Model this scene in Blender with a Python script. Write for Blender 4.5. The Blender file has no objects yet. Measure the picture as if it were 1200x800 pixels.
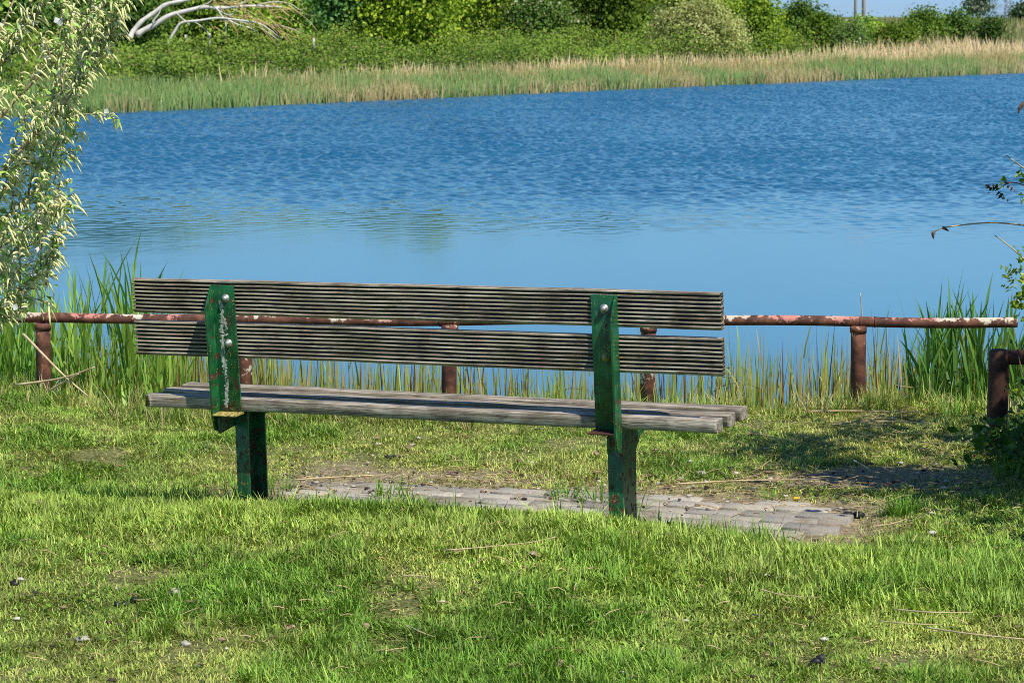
import bpy, math, random
import numpy as np
from mathutils import Vector, noise as mnoise

rng = np.random.default_rng(7)
random.seed(7)
C = bpy.context.scene.collection
PI = math.pi

# ------------------------------------------------------------------ camera
F_PX, CAM_H = 2800.0, 1.70
PITCH = math.atan(380.0 / F_PX)
scene = bpy.context.scene
cam_d = bpy.data.cameras.new("camera")
cam = bpy.data.objects.new("camera", cam_d)
C.objects.link(cam)
cam.location = (0, 0, CAM_H)
cam.rotation_euler = (PI / 2 - PITCH, 0, 0)
cam_d.sensor_width = 36
cam_d.lens = 36 * F_PX / 1200
cam_d.clip_start, cam_d.clip_end = 0.1, 8000
cam_d.dof.use_dof = True
cam_d.dof.focus_distance = 8.3
cam_d.dof.aperture_fstop = 16.0
scene.camera = cam
CP, SP = math.cos(PITCH), math.sin(PITCH)


def ray(px, py):
    x, u = (px - 600) / F_PX, (400 - py) / F_PX
    return np.array([x, CP + u * SP, -SP + u * CP])


def at(px, py, Y):
    """the point seen at a pixel of the photograph, at distance Y in front of the camera"""
    d = ray(px, py)
    k = Y / d[1]
    return np.array([d[0] * k, Y, CAM_H + d[2] * k])


# ------------------------------------------------------------------ sun, sky
SUN = np.array([0.445, -0.56, 1.0])
SUN = SUN / np.linalg.norm(SUN)
sun_d = bpy.data.lights.new("sun", 'SUN')
sun_d.energy = 5.0
sun_d.angle = math.radians(0.53)
sun_d.color = (1.0, 0.95, 0.86)
sun = bpy.data.objects.new("sun", sun_d)
C.objects.link(sun)
sun.rotation_euler = Vector(SUN).to_track_quat('Z', 'Y').to_euler()
w = bpy.data.worlds.new("World")
scene.world = w
w.use_nodes = True
wt = w.node_tree
sky = wt.nodes.new('ShaderNodeTexSky')
sky.sky_type = 'NISHITA'
sky.sun_disc = False
sky.sun_elevation = math.asin(SUN[2])
sky.sun_rotation = math.atan2(SUN[0], SUN[1])
sky.air_density, sky.dust_density, sky.ozone_density = 1.0, 0.1, 3.0
bg = wt.nodes['Background']
bg.inputs[1].default_value = 0.10
tint = wt.nodes.new('ShaderNodeMix')
tint.data_type, tint.blend_type = 'RGBA', 'MULTIPLY'
tint.inputs[0].default_value = 1.0
tint.inputs[7].default_value = (.44, .70, 1.10, 1)
wt.links.new(sky.outputs[0], tint.inputs[6])
# clear blue air low in the sky: Nishita alone turns cream coloured near the horizon
tcw = wt.nodes.new('ShaderNodeTexCoord')
sepw = wt.nodes.new('ShaderNodeSeparateXYZ')
wt.links.new(tcw.outputs['Generated'], sepw.inputs[0])
low = wt.nodes.new('ShaderNodeValToRGB')
for e, (p, c) in zip([low.color_ramp.elements[0], low.color_ramp.elements[1], low.color_ramp.elements.new(.10), low.color_ramp.elements.new(.25)],
                     ((0.0, (.40, .62, .90)), (1.0, (.06, .22, .62)), (.10, (.36, .74, 1.06)), (.25, (.185, .53, .93)))):
    e.position = p
    e.color = (*c, 1)
wt.links.new(sepw.outputs[2], low.inputs[0])
lows = wt.nodes.new('ShaderNodeVectorMath')
lows.operation = 'SCALE'
lows.inputs['Scale'].default_value = 9.0
wt.links.new(low.outputs[0], lows.inputs[0])
fac = wt.nodes.new('ShaderNodeMapRange')
fac.interpolation_type = 'SMOOTHSTEP'
for k, v in ((1, .12), (2, .62), (3, .88), (4, .0)):
    fac.inputs[k].default_value = v
wt.links.new(sepw.outputs[2], fac.inputs[0])
skm = wt.nodes.new('ShaderNodeMix')
skm.data_type = 'RGBA'
wt.links.new(fac.outputs[0], skm.inputs[0])
wt.links.new(tint.outputs[2], skm.inputs[6])
wt.links.new(lows.outputs[0], skm.inputs[7])
wt.links.new(skm.outputs[2], bg.inputs[0])
scene.view_settings.view_transform = 'Standard'
scene.view_settings.look = 'None'
scene.view_settings.exposure = 0
scene.render.engine = 'CYCLES'
scene.cycles.use_denoising = False
scene.cycles.filter_width = 0.95
scene.cycles.sample_clamp_indirect = 4
scene.cycles.max_bounces = 8
scene.cycles.transparent_max_bounces = 8


# ------------------------------------------------------------------ noise in numpy
_tab = np.random.default_rng(99).random((256, 256))


def vnoise(x, y, s=1.0, o=0.0):
    x = np.asarray(x, float) / s + o * 17.3 + 1000
    y = np.asarray(y, float) / s + o * 9.7 + 1000
    xi, yi = np.floor(x).astype(int), np.floor(y).astype(int)
    fx, fy = x - xi, y - yi
    fx, fy = fx * fx * (3 - 2 * fx), fy * fy * (3 - 2 * fy)
    g = lambda a, b: _tab[a & 255, b & 255]
    return (g(xi, yi) * (1 - fx) + g(xi + 1, yi) * fx) * (1 - fy) + (g(xi, yi + 1) * (1 - fx) + g(xi + 1, yi + 1) * fx) * fy


def fbm(x, y, s=1.0, o=0.0, n=3):
    r, a, t = 0, 1.0, 0
    for i in range(n):
        r = r + a * vnoise(x, y, s, o + i)
        t += a
        a *= .5
        s *= .5
    return r / t


def sstep(a, b, x):
    t = np.clip((np.asarray(x, float) - a) / (b - a), 0, 1)
    return t * t * (3 - 2 * t)


# ------------------------------------------------------------------ objects
def tag(o, label=None, cat=None, group=None, kind=None):
    for k, v in (("label", label), ("category", cat), ("group", group), ("kind", kind)):
        if v:
            o[k] = v
    return o


def empty(name, loc=(0, 0, 0), rot=(0, 0, 0)):
    o = bpy.data.objects.new(name, None)
    o.empty_display_size = .1
    o.location = loc
    o.rotation_euler = rot
    C.objects.link(o)
    return o


def mesh(name, V, Fs, mat, parent=None, smooth=False, col=None):
    """one mesh object from a vertex array and a list of face arrays (each n x 3 or n x 4 ...)"""
    me = bpy.data.meshes.new(name)
    V = np.asarray(V, np.float32)
    if not isinstance(Fs, (list, tuple)):
        Fs = [Fs]
    Fs = [np.asarray(f, np.int32) for f in Fs if len(f)]
    me.vertices.add(len(V))
    me.vertices.foreach_set("co", V.ravel())
    li = np.concatenate([f.ravel() for f in Fs])
    lt = np.concatenate([np.full(len(f), f.shape[1], np.int32) for f in Fs])
    ls = np.concatenate([[0], np.cumsum(lt)[:-1]]).astype(np.int32)
    me.loops.add(len(li))
    me.loops.foreach_set("vertex_index", li)
    me.polygons.add(len(lt))
    me.polygons.foreach_set("loop_start", ls)
    if smooth:
        me.polygons.foreach_set("use_smooth", np.ones(len(lt), bool))
    if col is not None:
        a = me.attributes.new("Col", 'FLOAT_COLOR', 'POINT')
        c = np.ones((len(V), 4), np.float32)
        c[:, :3] = col
        a.data.foreach_set("color", c.ravel())
    me.update(calc_edges=True)
    me.validate()
    me.materials.append(mat)
    o = bpy.data.objects.new(name, me)
    C.objects.link(o)
    if parent is not None:
        o.parent = parent
    return o


class MB:
    """collects shapes for one mesh"""

    def __init__(self):
        self.V, self.F, self.K, self.n = [], {}, [], 0

    def add(self, V, Fs, col=None):
        V = np.asarray(V, float).reshape(-1, 3)
        if not isinstance(Fs, (list, tuple)):
            Fs = [Fs]
        for f in Fs:
            f = np.asarray(f, int)
            if len(f):
                self.F.setdefault(f.shape[1], []).append(f + self.n)
        self.V.append(V)
        self.K.append(np.broadcast_to(np.asarray(col if col is not None else (1, 1, 1), float), (len(V), 3)))
        self.n += len(V)

    def build(self, name, mat, parent=None, smooth=False):
        return mesh(name, np.concatenate(self.V), [np.concatenate(v) for v in self.F.values()], mat, parent, smooth,
                    np.concatenate(self.K))


def frames(P):
    P = np.asarray(P, float)
    T = np.gradient(P, axis=0)
    T /= np.linalg.norm(T, axis=1)[:, None] + 1e-12
    n = np.cross(T[0], [0, 0, 1.0])
    if np.linalg.norm(n) < 1e-3:
        n = np.cross(T[0], [1.0, 0, 0])
    A, B = [], []
    for t in T:
        n = n - t * (n @ t)
        n /= np.linalg.norm(n) + 1e-12
        A.append(n)
        B.append(np.cross(t, n))
    return np.array(A), np.array(B)


def tube(P, R, sides=8, cap=True):
    P = np.asarray(P, float)
    R = np.broadcast_to(np.asarray(R, float), (len(P),))
    A, B = frames(P)
    a = np.arange(sides) * 2 * PI / sides
    V = P[:, None] + R[:, None, None] * (np.cos(a)[None, :, None] * A[:, None] + np.sin(a)[None, :, None] * B[:, None])
    V = V.reshape(-1, 3)
    i = np.arange(len(P) - 1)[:, None] * sides
    j = np.arange(sides)[None]
    k = (j + 1) % sides
    F4 = np.stack([i + j, i + k, i + sides + k, i + sides + j], -1).reshape(-1, 4)
    Fs = [F4]
    if cap:
        V = np.concatenate([V, P[:1], P[-1:]])
        n = len(V)
        e = (len(P) - 1) * sides
        Fs.append(np.concatenate([np.stack([k[0], j[0], np.full(sides, n - 2)], -1), np.stack([e + j[0], e + k[0], np.full(sides, n - 1)], -1)]))
    return V, Fs


def spline(P, n):
    """Catmull-Rom through the points"""
    P = np.asarray(P, float)
    Q = np.concatenate([[2 * P[0] - P[1]], P, [2 * P[-1] - P[-2]]])
    t = np.linspace(0, len(P) - 1 - 1e-9, n)
    i = t.astype(int)
    f = (t - i)[:, None]
    a, b, c, d = Q[i], Q[i + 1], Q[i + 2], Q[i + 3]
    return .5 * (2 * b + (c - a) * f + (2 * a - 5 * b + 4 * c - d) * f ** 2 + (3 * b - a - 3 * c + d) * f ** 3)


def extrude_u(prof, us, du=None):
    """closed profile of (v, z) swept along u"""
    prof = np.asarray(prof, float)
    n, m = len(prof), len(us)
    V = np.zeros((m, n, 3))
    V[:, :, 0] = np.asarray(us)[:, None]
    V[:, :, 1:] = prof[None]
    if du is not None:
        V += du
    i = np.arange(m - 1)[:, None] * n
    j = np.arange(n)[None]
    k = (j + 1) % n
    F4 = np.stack([i + j, i + n + j, i + n + k, i + k], -1).reshape(-1, 4)
    return V.reshape(-1, 3), F4, n, m


def box(c, s, rot=None):
    c, s = np.asarray(c, float), np.asarray(s, float) / 2
    V = np.array([[x, y, z] for x in (-1, 1) for y in (-1, 1) for z in (-1, 1)], float) * s
    if rot is not None:
        V = V @ np.asarray(rot).T
    return V + c, np.array([[0, 1, 3, 2], [4, 6, 7, 5], [0, 4, 5, 1], [2, 3, 7, 6], [0, 2, 6, 4], [1, 5, 7, 3]])


def unit(v):
    return v / (np.linalg.norm(v, axis=-1, keepdims=True) + 1e-12)


def blades(base, az, length, width, lean, bend, col, seg=2, tip=(1, 1, 1), face=None):
    """grass or reed blades: tapering ribbons that lean and bend"""
    N = len(base)
    d = np.stack([np.cos(az), np.sin(az), np.zeros(N)], 1)
    fa = az + PI / 2 if face is None else face
    s = np.stack([np.cos(fa), np.sin(fa), np.zeros(N)], 1)
    V = np.zeros((N, 2 * seg + 1, 3))
    K = np.zeros((N, 2 * seg + 1, 3))
    for k in range(seg + 1):
        t = k / seg
        ang = lean + bend * t
        # position along a circular-ish arc
        h = length * t
        ca, sa = np.cos(lean + bend * t * .5), np.sin(lean + bend * t * .5)
        p = base + d * (h * sa)[:, None] + np.array([0, 0, 1.0]) * (h * ca)[:, None]
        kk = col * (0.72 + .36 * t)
        if k < seg:
            wd = width * (1 - .55 * t ** 2)
            V[:, 2 * k] = p - s * (wd / 2)[:, None]
            V[:, 2 * k + 1] = p + s * (wd / 2)[:, None]
            K[:, 2 * k] = K[:, 2 * k + 1] = kk
        else:
            V[:, 2 * k] = p
            K[:, 2 * k] = kk
    m = 2 * seg + 1
    o = np.arange(N)[:, None] * m
    Q = [np.stack([o[:, 0] + 2 * k, o[:, 0] + 2 * k + 1, o[:, 0] + 2 * k + 3, o[:, 0] + 2 * k + 2], 1) for k in range(seg - 1)]
    T = np.stack([o[:, 0] + 2 * seg - 2, o[:, 0] + 2 * seg - 1, o[:, 0] + 2 * seg], 1)
    return V.reshape(-1, 3), [np.concatenate(Q), T] if Q else [T], K.reshape(-1, 3)


def leaves(cen, nrm, size, asp, col, fold=.15):
    """kite shaped leaves with a slight fold"""
    N = len(cen)
    nrm = unit(nrm)
    r = unit(np.cross(nrm, rng.normal(size=(N, 3))))
    b = np.cross(nrm, r)
    sz = np.broadcast_to(size, (N,))[:, None]
    V = np.zeros((N, 4, 3))
    V[:, 0] = cen - r * sz * .5
    V[:, 1] = cen + b * sz * asp * .5 + nrm * sz * fold
    V[:, 2] = cen + r * sz * .5
    V[:, 3] = cen - b * sz * asp * .5 + nrm * sz * fold
    o = np.arange(N) * 4
    F = np.concatenate([np.stack([o, o + 1, o + 2], 1), np.stack([o, o + 2, o + 3], 1)])
    return V.reshape(-1, 3), F, np.repeat(col, 4, 0)


# ------------------------------------------------------------------ materials
class Mat:
    def __init__(self, name):
        self.m = bpy.data.materials.new(name)
        self.m.use_nodes = True
        self.t = self.m.node_tree
        self.p = self.t.nodes['Principled BSDF']
        self.out = self.t.nodes['Material Output']

    def n(self, typ, props=None, **ins):
        nd = self.t.nodes.new('ShaderNode' + typ)
        for k, v in (props or {}).items():
            setattr(nd, k, v)
        for k, v in ins.items():
            self.set(nd, k, v)
        return nd

    def set(self, nd, k, v):
        if k.startswith('i') and k[1:].isdigit():
            s = nd.inputs[int(k[1:])]
        else:
            s = nd.inputs[k.replace('_', ' ')]
        if hasattr(v, 'is_output') or hasattr(v, 'outputs'):
            self.t.links.new(v if hasattr(v, 'is_output') else v.outputs[0], s)
        else:
            if isinstance(v, tuple) and len(v) == 3 and s.type == 'RGBA':
                v = (*v, 1)
            s.default_value = v

    def coord(self, scale=(1, 1, 1), kind='Object', loc=(0, 0, 0)):
        tc = self.n('TexCoord')
        mp = self.n('Mapping', Scale=scale, Location=loc)
        self.t.links.new(tc.outputs[kind], mp.inputs[0])
        return mp

    def noise(self, vec, scale, detail=4, rough=.55, out=0, dist=0):
        nd = self.n('TexNoise', Vector=vec, Scale=scale, Detail=detail, Roughness=rough, Distortion=dist)
        return nd.outputs[out]

    def ramp(self, fac, stops, interp='LINEAR'):
        nd = self.n('ValToRGB', i0=fac)
        r = nd.color_ramp
        r.interpolation = interp
        while len(r.elements) < len(stops):
            r.elements.new(.5)
        for e, (p, c) in zip(r.elements, stops):
            e.position = p
            e.color = (*c, 1) if isinstance(c, tuple) else (c, c, c, 1)
        return nd.outputs[0]

    def mix(self, f, a, b, mode='MIX'):
        nd = self.n('Mix', {'data_type': 'RGBA', 'blend_type': mode})
        self.set(nd, 'i0', f)
        self.set(nd, 'i6', a)
        self.set(nd, 'i7', b)
        return nd.outputs[2]

    def math(self, op, a, b=0.0, clamp=False):
        nd = self.n('Math', {'operation': op, 'use_clamp': clamp}, i0=a, i1=b)
        return nd.outputs[0]

    def bump(self, h, strength=.5, dist=.01, normal=None):
        nd = self.n('Bump', Strength=strength, Distance=dist, Height=h)
        if normal is not None:
            self.set(nd, 'Normal', normal)
        return nd.outputs[0]

    def attr(self, name="Col"):
        return self.n('Attribute', {'attribute_name': name}).outputs[0]

    def done(self, **ins):
        for k, v in ins.items():
            self.set(self.p, k, v)
        return self.m


def foliage(name, transl=.35, rough=.5, spec=.35, var=.35, vs=3.0, tcol=(1.1, 1.15, .5)):
    M = Mat(name)
    c = M.attr()
    nz = M.noise(M.coord(), vs, 3)
    c = M.mix(1.0, c, M.ramp(nz, [(.3, 1 - var), (.7, 1 + var)]), 'MULTIPLY')
    M.done(Base_Color=c, Roughness=rough)
    M.p.inputs['Specular IOR Level'].default_value = spec
    tr = M.n('BsdfTranslucent', Color=M.mix(1.0, c, tcol, 'MULTIPLY'))
    mx = M.n('MixShader', i0=transl)
    M.t.links.new(M.p.outputs[0], mx.inputs[1])
    M.t.links.new(tr.outputs[0], mx.inputs[2])
    M.t.links.new(mx.outputs[0], M.out.inputs[0])
    return M.m


m_grass = foliage("grass_blade", .22, .5, .25, .22, 2.2)
m_reed = foliage("reed_leaf", .30, .4, .45, .15, 6)
m_leaf_far = foliage("far_leaf", .30, .6, .15, .25, .45)
m_leaf_near = foliage("near_leaf", .3, .38, .5, .2, 9)
m_dry = foliage("dry_straw", .15, .7, .2, .25, 14, (1, .95, .8))
m_catkin = foliage("catkin", .25, .8, .1, .15, 40, (1, 1, .6))


def bark(name, a, b, scale=20, stretch=.2):
    M = Mat(name)
    nz = M.noise(M.coord((1, 1, stretch)), scale, 6, .65)
    c = M.ramp(nz, [(.3, a), (.7, b)])
    return M.done(Base_Color=c, Roughness=.85, Normal=M.bump(nz, .6, .01))


m_bark = bark("tree_bark", (.045, .035, .025), (.16, .13, .10), 8)
m_twig = bark("willow_twig", (.16, .12, .06), (.40, .32, .19), 30)
m_bleached = bark("bleached_wood", (.50, .46, .40), (.90, .86, .78), 2.5)
m_pole = bark("pole_wood", (.42, .37, .32), (.70, .63, .55), 3, .1)
m_cane = bark("cane", (.09, .05, .04), (.22, .13, .09), 60)


def wood(name, seat=False):
    M = Mat(name)
    oi = M.n('ObjectInfo')
    tc = M.n('TexCoord')
    off = M.n('VectorMath', {'operation': 'ADD'})
    M.t.links.new(tc.outputs['Object'], off.inputs[0])
    rv = M.n('CombineXYZ', X=M.math('MULTIPLY', oi.outputs['Random'], 37.0), Y=0.0, Z=M.math('MULTIPLY', oi.outputs['Random'], 5.0))
    M.t.links.new(rv.outputs[0], off.inputs[1])
    mp = M.n('Mapping', Scale=(1.0, 22, 22))
    M.t.links.new(off.outputs[0], mp.inputs[0])
    fine = M.n('Mapping', Scale=(3.0, 160, 160))
    M.t.links.new(off.outputs[0], fine.inputs[0])
    g1 = M.noise(mp, 3.0, 6, .65, dist=.3)
    g2 = M.noise(fine, 2.5, 4, .6)
    blot = M.noise(off.outputs[0], 9.0, 5, .6)
    grain = M.math('ADD', M.math('MULTIPLY', g1, .6), M.math('MULTIPLY', g2, .4))
    if seat:
        c = M.ramp(grain, [(.34, (.045, .034, .024)), (.44, (.23, .185, .135)), (.54, (.48, .415, .32)), (.68, (.78, .70, .565))])
    else:
        c = M.ramp(grain, [(.33, (.05, .034, .02)), (.43, (.27, .21, .15)), (.54, (.58, .49, .37)), (.68, (.86, .78, .62))])
    c = M.mix(M.ramp(blot, [(.46, 0.0), (.64, .9)]), c, M.mix(.62, c, (.07, .045, .03)), 'MIX')
    crackm = M.n('Mapping', Scale=(1.1, 75, 75))
    M.t.links.new(off.outputs[0], crackm.inputs[0])
    cn = M.noise(crackm, 1.6, 3, .6)
    ck = M.math('LESS_THAN', M.math('ABSOLUTE', M.math('SUBTRACT', cn, .5)), .016)
    c = M.mix(M.math('MULTIPLY', ck, .8), c, (.025, .018, .012))
    if not seat:
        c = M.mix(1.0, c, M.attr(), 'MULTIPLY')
    # green algae film and yellow lichen dots
    al = M.noise(off.outputs[0], 5.0, 4, .6, out=0)
    c = M.mix(M.ramp(al, [(.52, 0.0), (.72, .35)]), c, (.17, .165, .05))
    lich = M.n('TexVoronoi', Vector=off.outputs[0], Scale=95.0, Randomness=1.0)
    lm = M.math('LESS_THAN', lich.outputs[0], .22)
    pick = M.math('GREATER_THAN', M.noise(off.outputs[0], 26.0, 2), .60)
    c = M.mix(M.math('MULTIPLY', M.math('MULTIPLY', lm, pick), .85), c, (.52, .36, .06))
    return M.done(Base_Color=c, Roughness=.82, Normal=M.bump(grain, .55, .004))


m_wood_back = wood("weathered_reeded_board")
m_wood_seat = wood("weathered_seat_board", True)


def paint_green():
    M = Mat("chipped_green_paint")
    co = M.coord()
    base = M.ramp(M.noise(co, 18, 4), [(.35, (.005, .058, .017)), (.65, (.014, .145, .045))])
    streak = M.noise(M.coord((70, 70, 9)), 1.0, 5, .65)
    base = M.mix(M.ramp(streak, [(.56, 0.0), (.66, .55)]), base, (.10, .25, .13))
    chip = M.noise(co, 34, 6, .62)
    low = M.n('SeparateXYZ', i0=co)
    cm = M.math('ADD', chip, M.math('MULTIPLY', M.math('SUBTRACT', .50, low.outputs[2]), .10))
    rustc = M.ramp(M.noise(co, 90, 4), [(.35, (.035, .012, .008)), (.65, (.15, .05, .02))])
    chipm = M.ramp(cm, [(.585, 0.0), (.61, 1.0)])
    c = M.mix(chipm, base, rustc)
    lich = M.n('TexVoronoi', Vector=co, Scale=150.0)
    lm = M.math('MULTIPLY', M.math('LESS_THAN', lich.outputs[0], .26), M.math('GREATER_THAN', M.noise(co, 30, 2), .58))
    c = M.mix(M.math('MULTIPLY', lm, .85), c, (.45, .38, .08))
    ed = M.math('MULTIPLY', chipm, -1.0)
    return M.done(Base_Color=c, Roughness=M.ramp(chipm, [(0, .33), (1, .8)]), Normal=M.bump(ed, .5, .002, M.bump(M.noise(co, 60, 3), .12, .002)))


m_green = paint_green()


def white_wash():
    """old pale drips left on the paint of a bench support"""
    M = Mat("pale_drips_on_paint")
    n1 = M.noise(M.coord((90, 90, 26)), 1.0, 5, .7)
    c = M.ramp(n1, [(.40, (.02, .10, .045)), (.50, (.40, .42, .34)), (.62, (.66, .66, .58))])
    return M.done(Base_Color=c, Roughness=.8)


def lichen_rust():
    M = Mat("lichen_on_rusty_ledge")
    co = M.coord()
    v = M.noise(co, 120, 4, .6)
    c = M.ramp(v, [(.36, (.08, .04, .02)), (.46, (.35, .26, .04)), (.56, (.52, .42, .08)), (.66, (.62, .58, .46))])
    return M.done(Base_Color=c, Roughness=.9, Normal=M.bump(v, .8, .006))


m_drips, m_lichen = white_wash(), lichen_rust()
M = Mat("galvanised_bolt")
m_bolt = M.done(Base_Color=M.ramp(M.noise(M.coord(), 200, 3), [(.3, (.30, .30, .29)), (.7, (.62, .62, .60))]), Metallic=.7, Roughness=.5)
M = Mat("mossy_washer")
m_washer = M.done(Base_Color=M.ramp(M.noise(M.coord(), 180, 3), [(.35, (.12, .17, .04)), (.65, (.42, .40, .14))]), Roughness=.8)


def rust(name, dark=1.0, flakes=True):
    M = Mat(name)
    co = M.coord()
    n1 = M.noise(co, 16, 6, .62)
    c = M.ramp(n1, [(.32, (.045 * dark, .018 * dark, .012 * dark)), (.5, (.125 * dark, .045 * dark, .026 * dark)), (.68, (.25 * dark, .10 * dark, .05 * dark))])
    if flakes:
        geo = M.n('NewGeometry')
        up = M.n('SeparateXYZ', i0=geo.outputs['Normal']).outputs[2]
        n2 = M.noise(M.coord((1, 1, 1), loc=(3, 7, 1)), 5.5, 6, .68)
        n3 = M.noise(co, 32, 5, .65)
        m = M.math('ADD', M.math('ADD', M.math('MULTIPLY', n2, .62), M.math('MULTIPLY', n3, .38)), M.math('MULTIPLY', up, .065))
        pale = M.ramp(M.noise(co, 3.0, 2), [(.42, (.58, .23, .18)), (.5, (.60, .50, .36)), (.6, (.66, .60, .46))])
        fm = M.ramp(m, [(.548, 0.0), (.572, 1.0)])
        c = M.mix(fm, c, pale)
    return M.done(Base_Color=c, Roughness=.78, Normal=M.bump(n1, .5, .006))


m_rust = rust("rusty_pipe")
m_rust_dark = rust("dark_rusty_pipe", .5, False)


def water_mat():
    M = Mat("lake_water")
    co = M.coord()
    wind = M.n('SeparateColor', i0=M.attr()).outputs[0]
    fine = M.noise(M.coord((1, .75, 1)), 6.5, 2, .5, dist=.4)
    mid = M.noise(M.coord((1, .6, 1)), 2.6, 2, .5)
    calm = M.noise(M.coord((1, .35, 1)), 2.2, 3, .55)
    h = M.math('ADD', M.math('MULTIPLY', M.math('ADD', fine, M.math('MULTIPLY', mid, 1.2)), wind), M.math('MULTIPLY', calm, .26))
    n2 = M.noise(M.coord((1, .3, 1)), .35, 3, .5)
    deep = M.ramp(n2, [(.3, (.013, .098, .19)), (.7, (.021, .125, .225))])
    M.done(Base_Color=deep, Roughness=.075, Normal=M.bump(h, .45, .026))
    M.p.inputs['IOR'].default_value = 1.75
    return M.m


m_water = water_mat()


def ground_mat():
    M = Mat("turf_soil")
    co = M.coord()
    d = M.attr()
    sep = M.n('SeparateColor', i0=d)
    thatch = M.ramp(M.noise(co, 42, 5, .7), [(.3, (.04, .052, .013)), (.5, (.15, .16, .04)), (.7, (.38, .33, .13))])
    dirt = M.ramp(M.noise(co, 30, 6, .7), [(.3, (.09, .066, .036)), (.5, (.29, .22, .125)), (.7, (.56, .46, .28))])
    c = M.mix(sep.outputs[0], thatch, dirt)
    far = M.ramp(M.noise(co, .35, 5, .6), [(.35, (.055, .085, .018)), (.5, (.11, .125, .035)), (.65, (.26, .21, .10))])
    c = M.mix(sep.outputs[1], c, far)
    return M.done(Base_Color=c, Roughness=.95, Normal=M.bump(M.noise(co, 60, 5, .7), .8, .012))


m_ground = ground_mat()


def paver_mat():
    M = Mat("grey_paving_block")
    co = M.coord()
    c = M.mix(.85, M.attr(), M.ramp(M.noise(co, 140, 5, .7), [(.3, (.45, .45, .45)), (.7, (1.35, 1.33, 1.3))]), 'MULTIPLY')
    dirt = M.ramp(M.noise(co, 9, 6, .7), [(.52, 0.0), (.66, .75)])
    c = M.mix(dirt, c, (.20, .145, .085))
    moss = M.ramp(M.noise(M.coord(loc=(5, 2, 0)), 6, 5, .7), [(.62, 0.0), (.70, .6)])
    c = M.mix(moss, c, (.10, .115, .03))
    return M.done(Base_Color=c, Roughness=.9, Normal=M.bump(M.noise(co, 180, 4), .4, .004))


m_paver = paver_mat()


def plain(name, a, b, scale=40, rough=.8):
    M = Mat(name)
    nz = M.noise(M.coord(), scale, 4)
    return M.done(Base_Color=M.ramp(nz, [(.35, a), (.65, b)]), Roughness=rough, Normal=M.bump(nz, .4, .004))


m_black = plain("black_lump", (.006, .006, .006), (.03, .03, .032), 90, .55)
m_stone = plain("pale_stone", (.28, .25, .19), (.52, .48, .39), 60)
m_dryleaf = plain("dry_leaf", (.20, .12, .07), (.46, .33, .22), 60)
m_white = plain("white_flake", (.42, .38, .31), (.66, .62, .54), 60)
m_yellow = plain("yellow_plastic", (.72, .42, .005), (.80, .50, .01), 20, .4)
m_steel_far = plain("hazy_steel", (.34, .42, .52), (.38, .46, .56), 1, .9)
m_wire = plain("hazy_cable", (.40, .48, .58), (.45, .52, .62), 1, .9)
m_stake = plain("weathered_stake", (.45, .41, .36), (.66, .62, .56), 5)

# ------------------------------------------------------------------ terrain
BX, BY, BTH, BROLL, BLEAN = -0.3237, 8.111, 0.4077, 0.0227, 0.0545
BC, BS = math.cos(BTH), math.sin(BTH)
WATER_Z = -0.80
SHORE = np.array([(-75, 14), (-42, 30), (-24, 46), (-10.9, 62.5), (-5.07, 71), (6.2, 86.4), (23.3, 108.5), (50, 140), (110, 205), (260, 330)], float)


def bench_uv(X, Y):
    dx, dy = X - BX, Y - BY
    return dx * BC - dy * BS, dx * BS + dy * BC


def shore_sd(X, Y):
    """signed distance to the far shoreline, positive on its land side"""
    X, Y = np.asarray(X, float), np.asarray(Y, float)
    best = np.full(X.shape, 1e9)
    sg = np.ones(X.shape)
    for a, b in zip(SHORE[:-1], SHORE[1:]):
        e = b - a
        t = np.clip(((X - a[0]) * e[0] + (Y - a[1]) * e[1]) / (e @ e), 0, 1)
        dx, dy = X - a[0] - t * e[0], Y - a[1] - t * e[1]
        d = np.hypot(dx, dy)
        s = e[0] * dy - e[1] * dx
        m = d < best
        best = np.where(m, d, best)
        sg = np.where(m, np.sign(s), sg)
    return best * sg


def edge_y(X):
    X = np.asarray(X, float)
    e = 10.85 + .12 * np.sin(X * 1.3 + .6) + .07 * np.sin(X * 4.1) - .05 * X
    e = e + .35 * sstep(-1.2, -2.4, X)
    return e


def zg(X, Y):
    X, Y = np.asarray(X, float), np.asarray(Y, float)
    u, v = bench_uv(X, Y)
    near = sstep(.30, -.20, v)
    h = -.10 + .028 * np.clip(u, -2.6, 2.6) + .062 * near
    h = h + (np.interp(u, [-1.6, -.75, 0, .72, .98, 1.25, 2.2], [.060, .095, .132, .146, .108, .058, .02]) - .062) * near * sstep(-1.6, -.5, v)
    h = h - .03 * sstep(-.9, -2.0, v)
    h = h + .10 * sstep(-1.0, -2.3, X) * sstep(9.2, 10.8, Y)
    h = h + .028 * (fbm(X, Y, .55, 3) - .5) + .012 * (vnoise(X, Y, .13, 8) - .5)
    e = edge_y(X)
    h = h - .85 * sstep(0, .9, Y - e) - 1.2 * sstep(.8, 5.0, Y - e)
    sd = shore_sd(X, Y)
    far = np.interp(sd, [-8, -3, 0, 2, 6, 14, 25, 40], [-2.2, -1.3, -.86, -.62, -.25, .38, .80, .92])
    far = far + .10 * (fbm(X, Y, 3.0, 5) - .5) * sstep(-1, 3, sd)
    far = far + sstep(60, 700, sd) * .2
    return np.where(Y > 25, np.maximum(far, -2.2), h)


def hit(px, py, lift=0.0):
    """where the ray of a photo pixel meets the near or the far ground"""
    d = ray(px, py)
    Y = np.concatenate([np.arange(4.5, 13, .01), np.arange(25, 900, .25)])
    k = Y / d[1]
    z = CAM_H + d[2] * k
    g = zg(d[0] * k, Y) + lift
    below = np.nonzero(z <= np.maximum(g, np.where(Y > 13, WATER_Z, -9)))[0]
    i = below[0] if len(below) else len(Y) - 1
    return np.array([d[0] * k[i], Y[i], g[i]])


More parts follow.
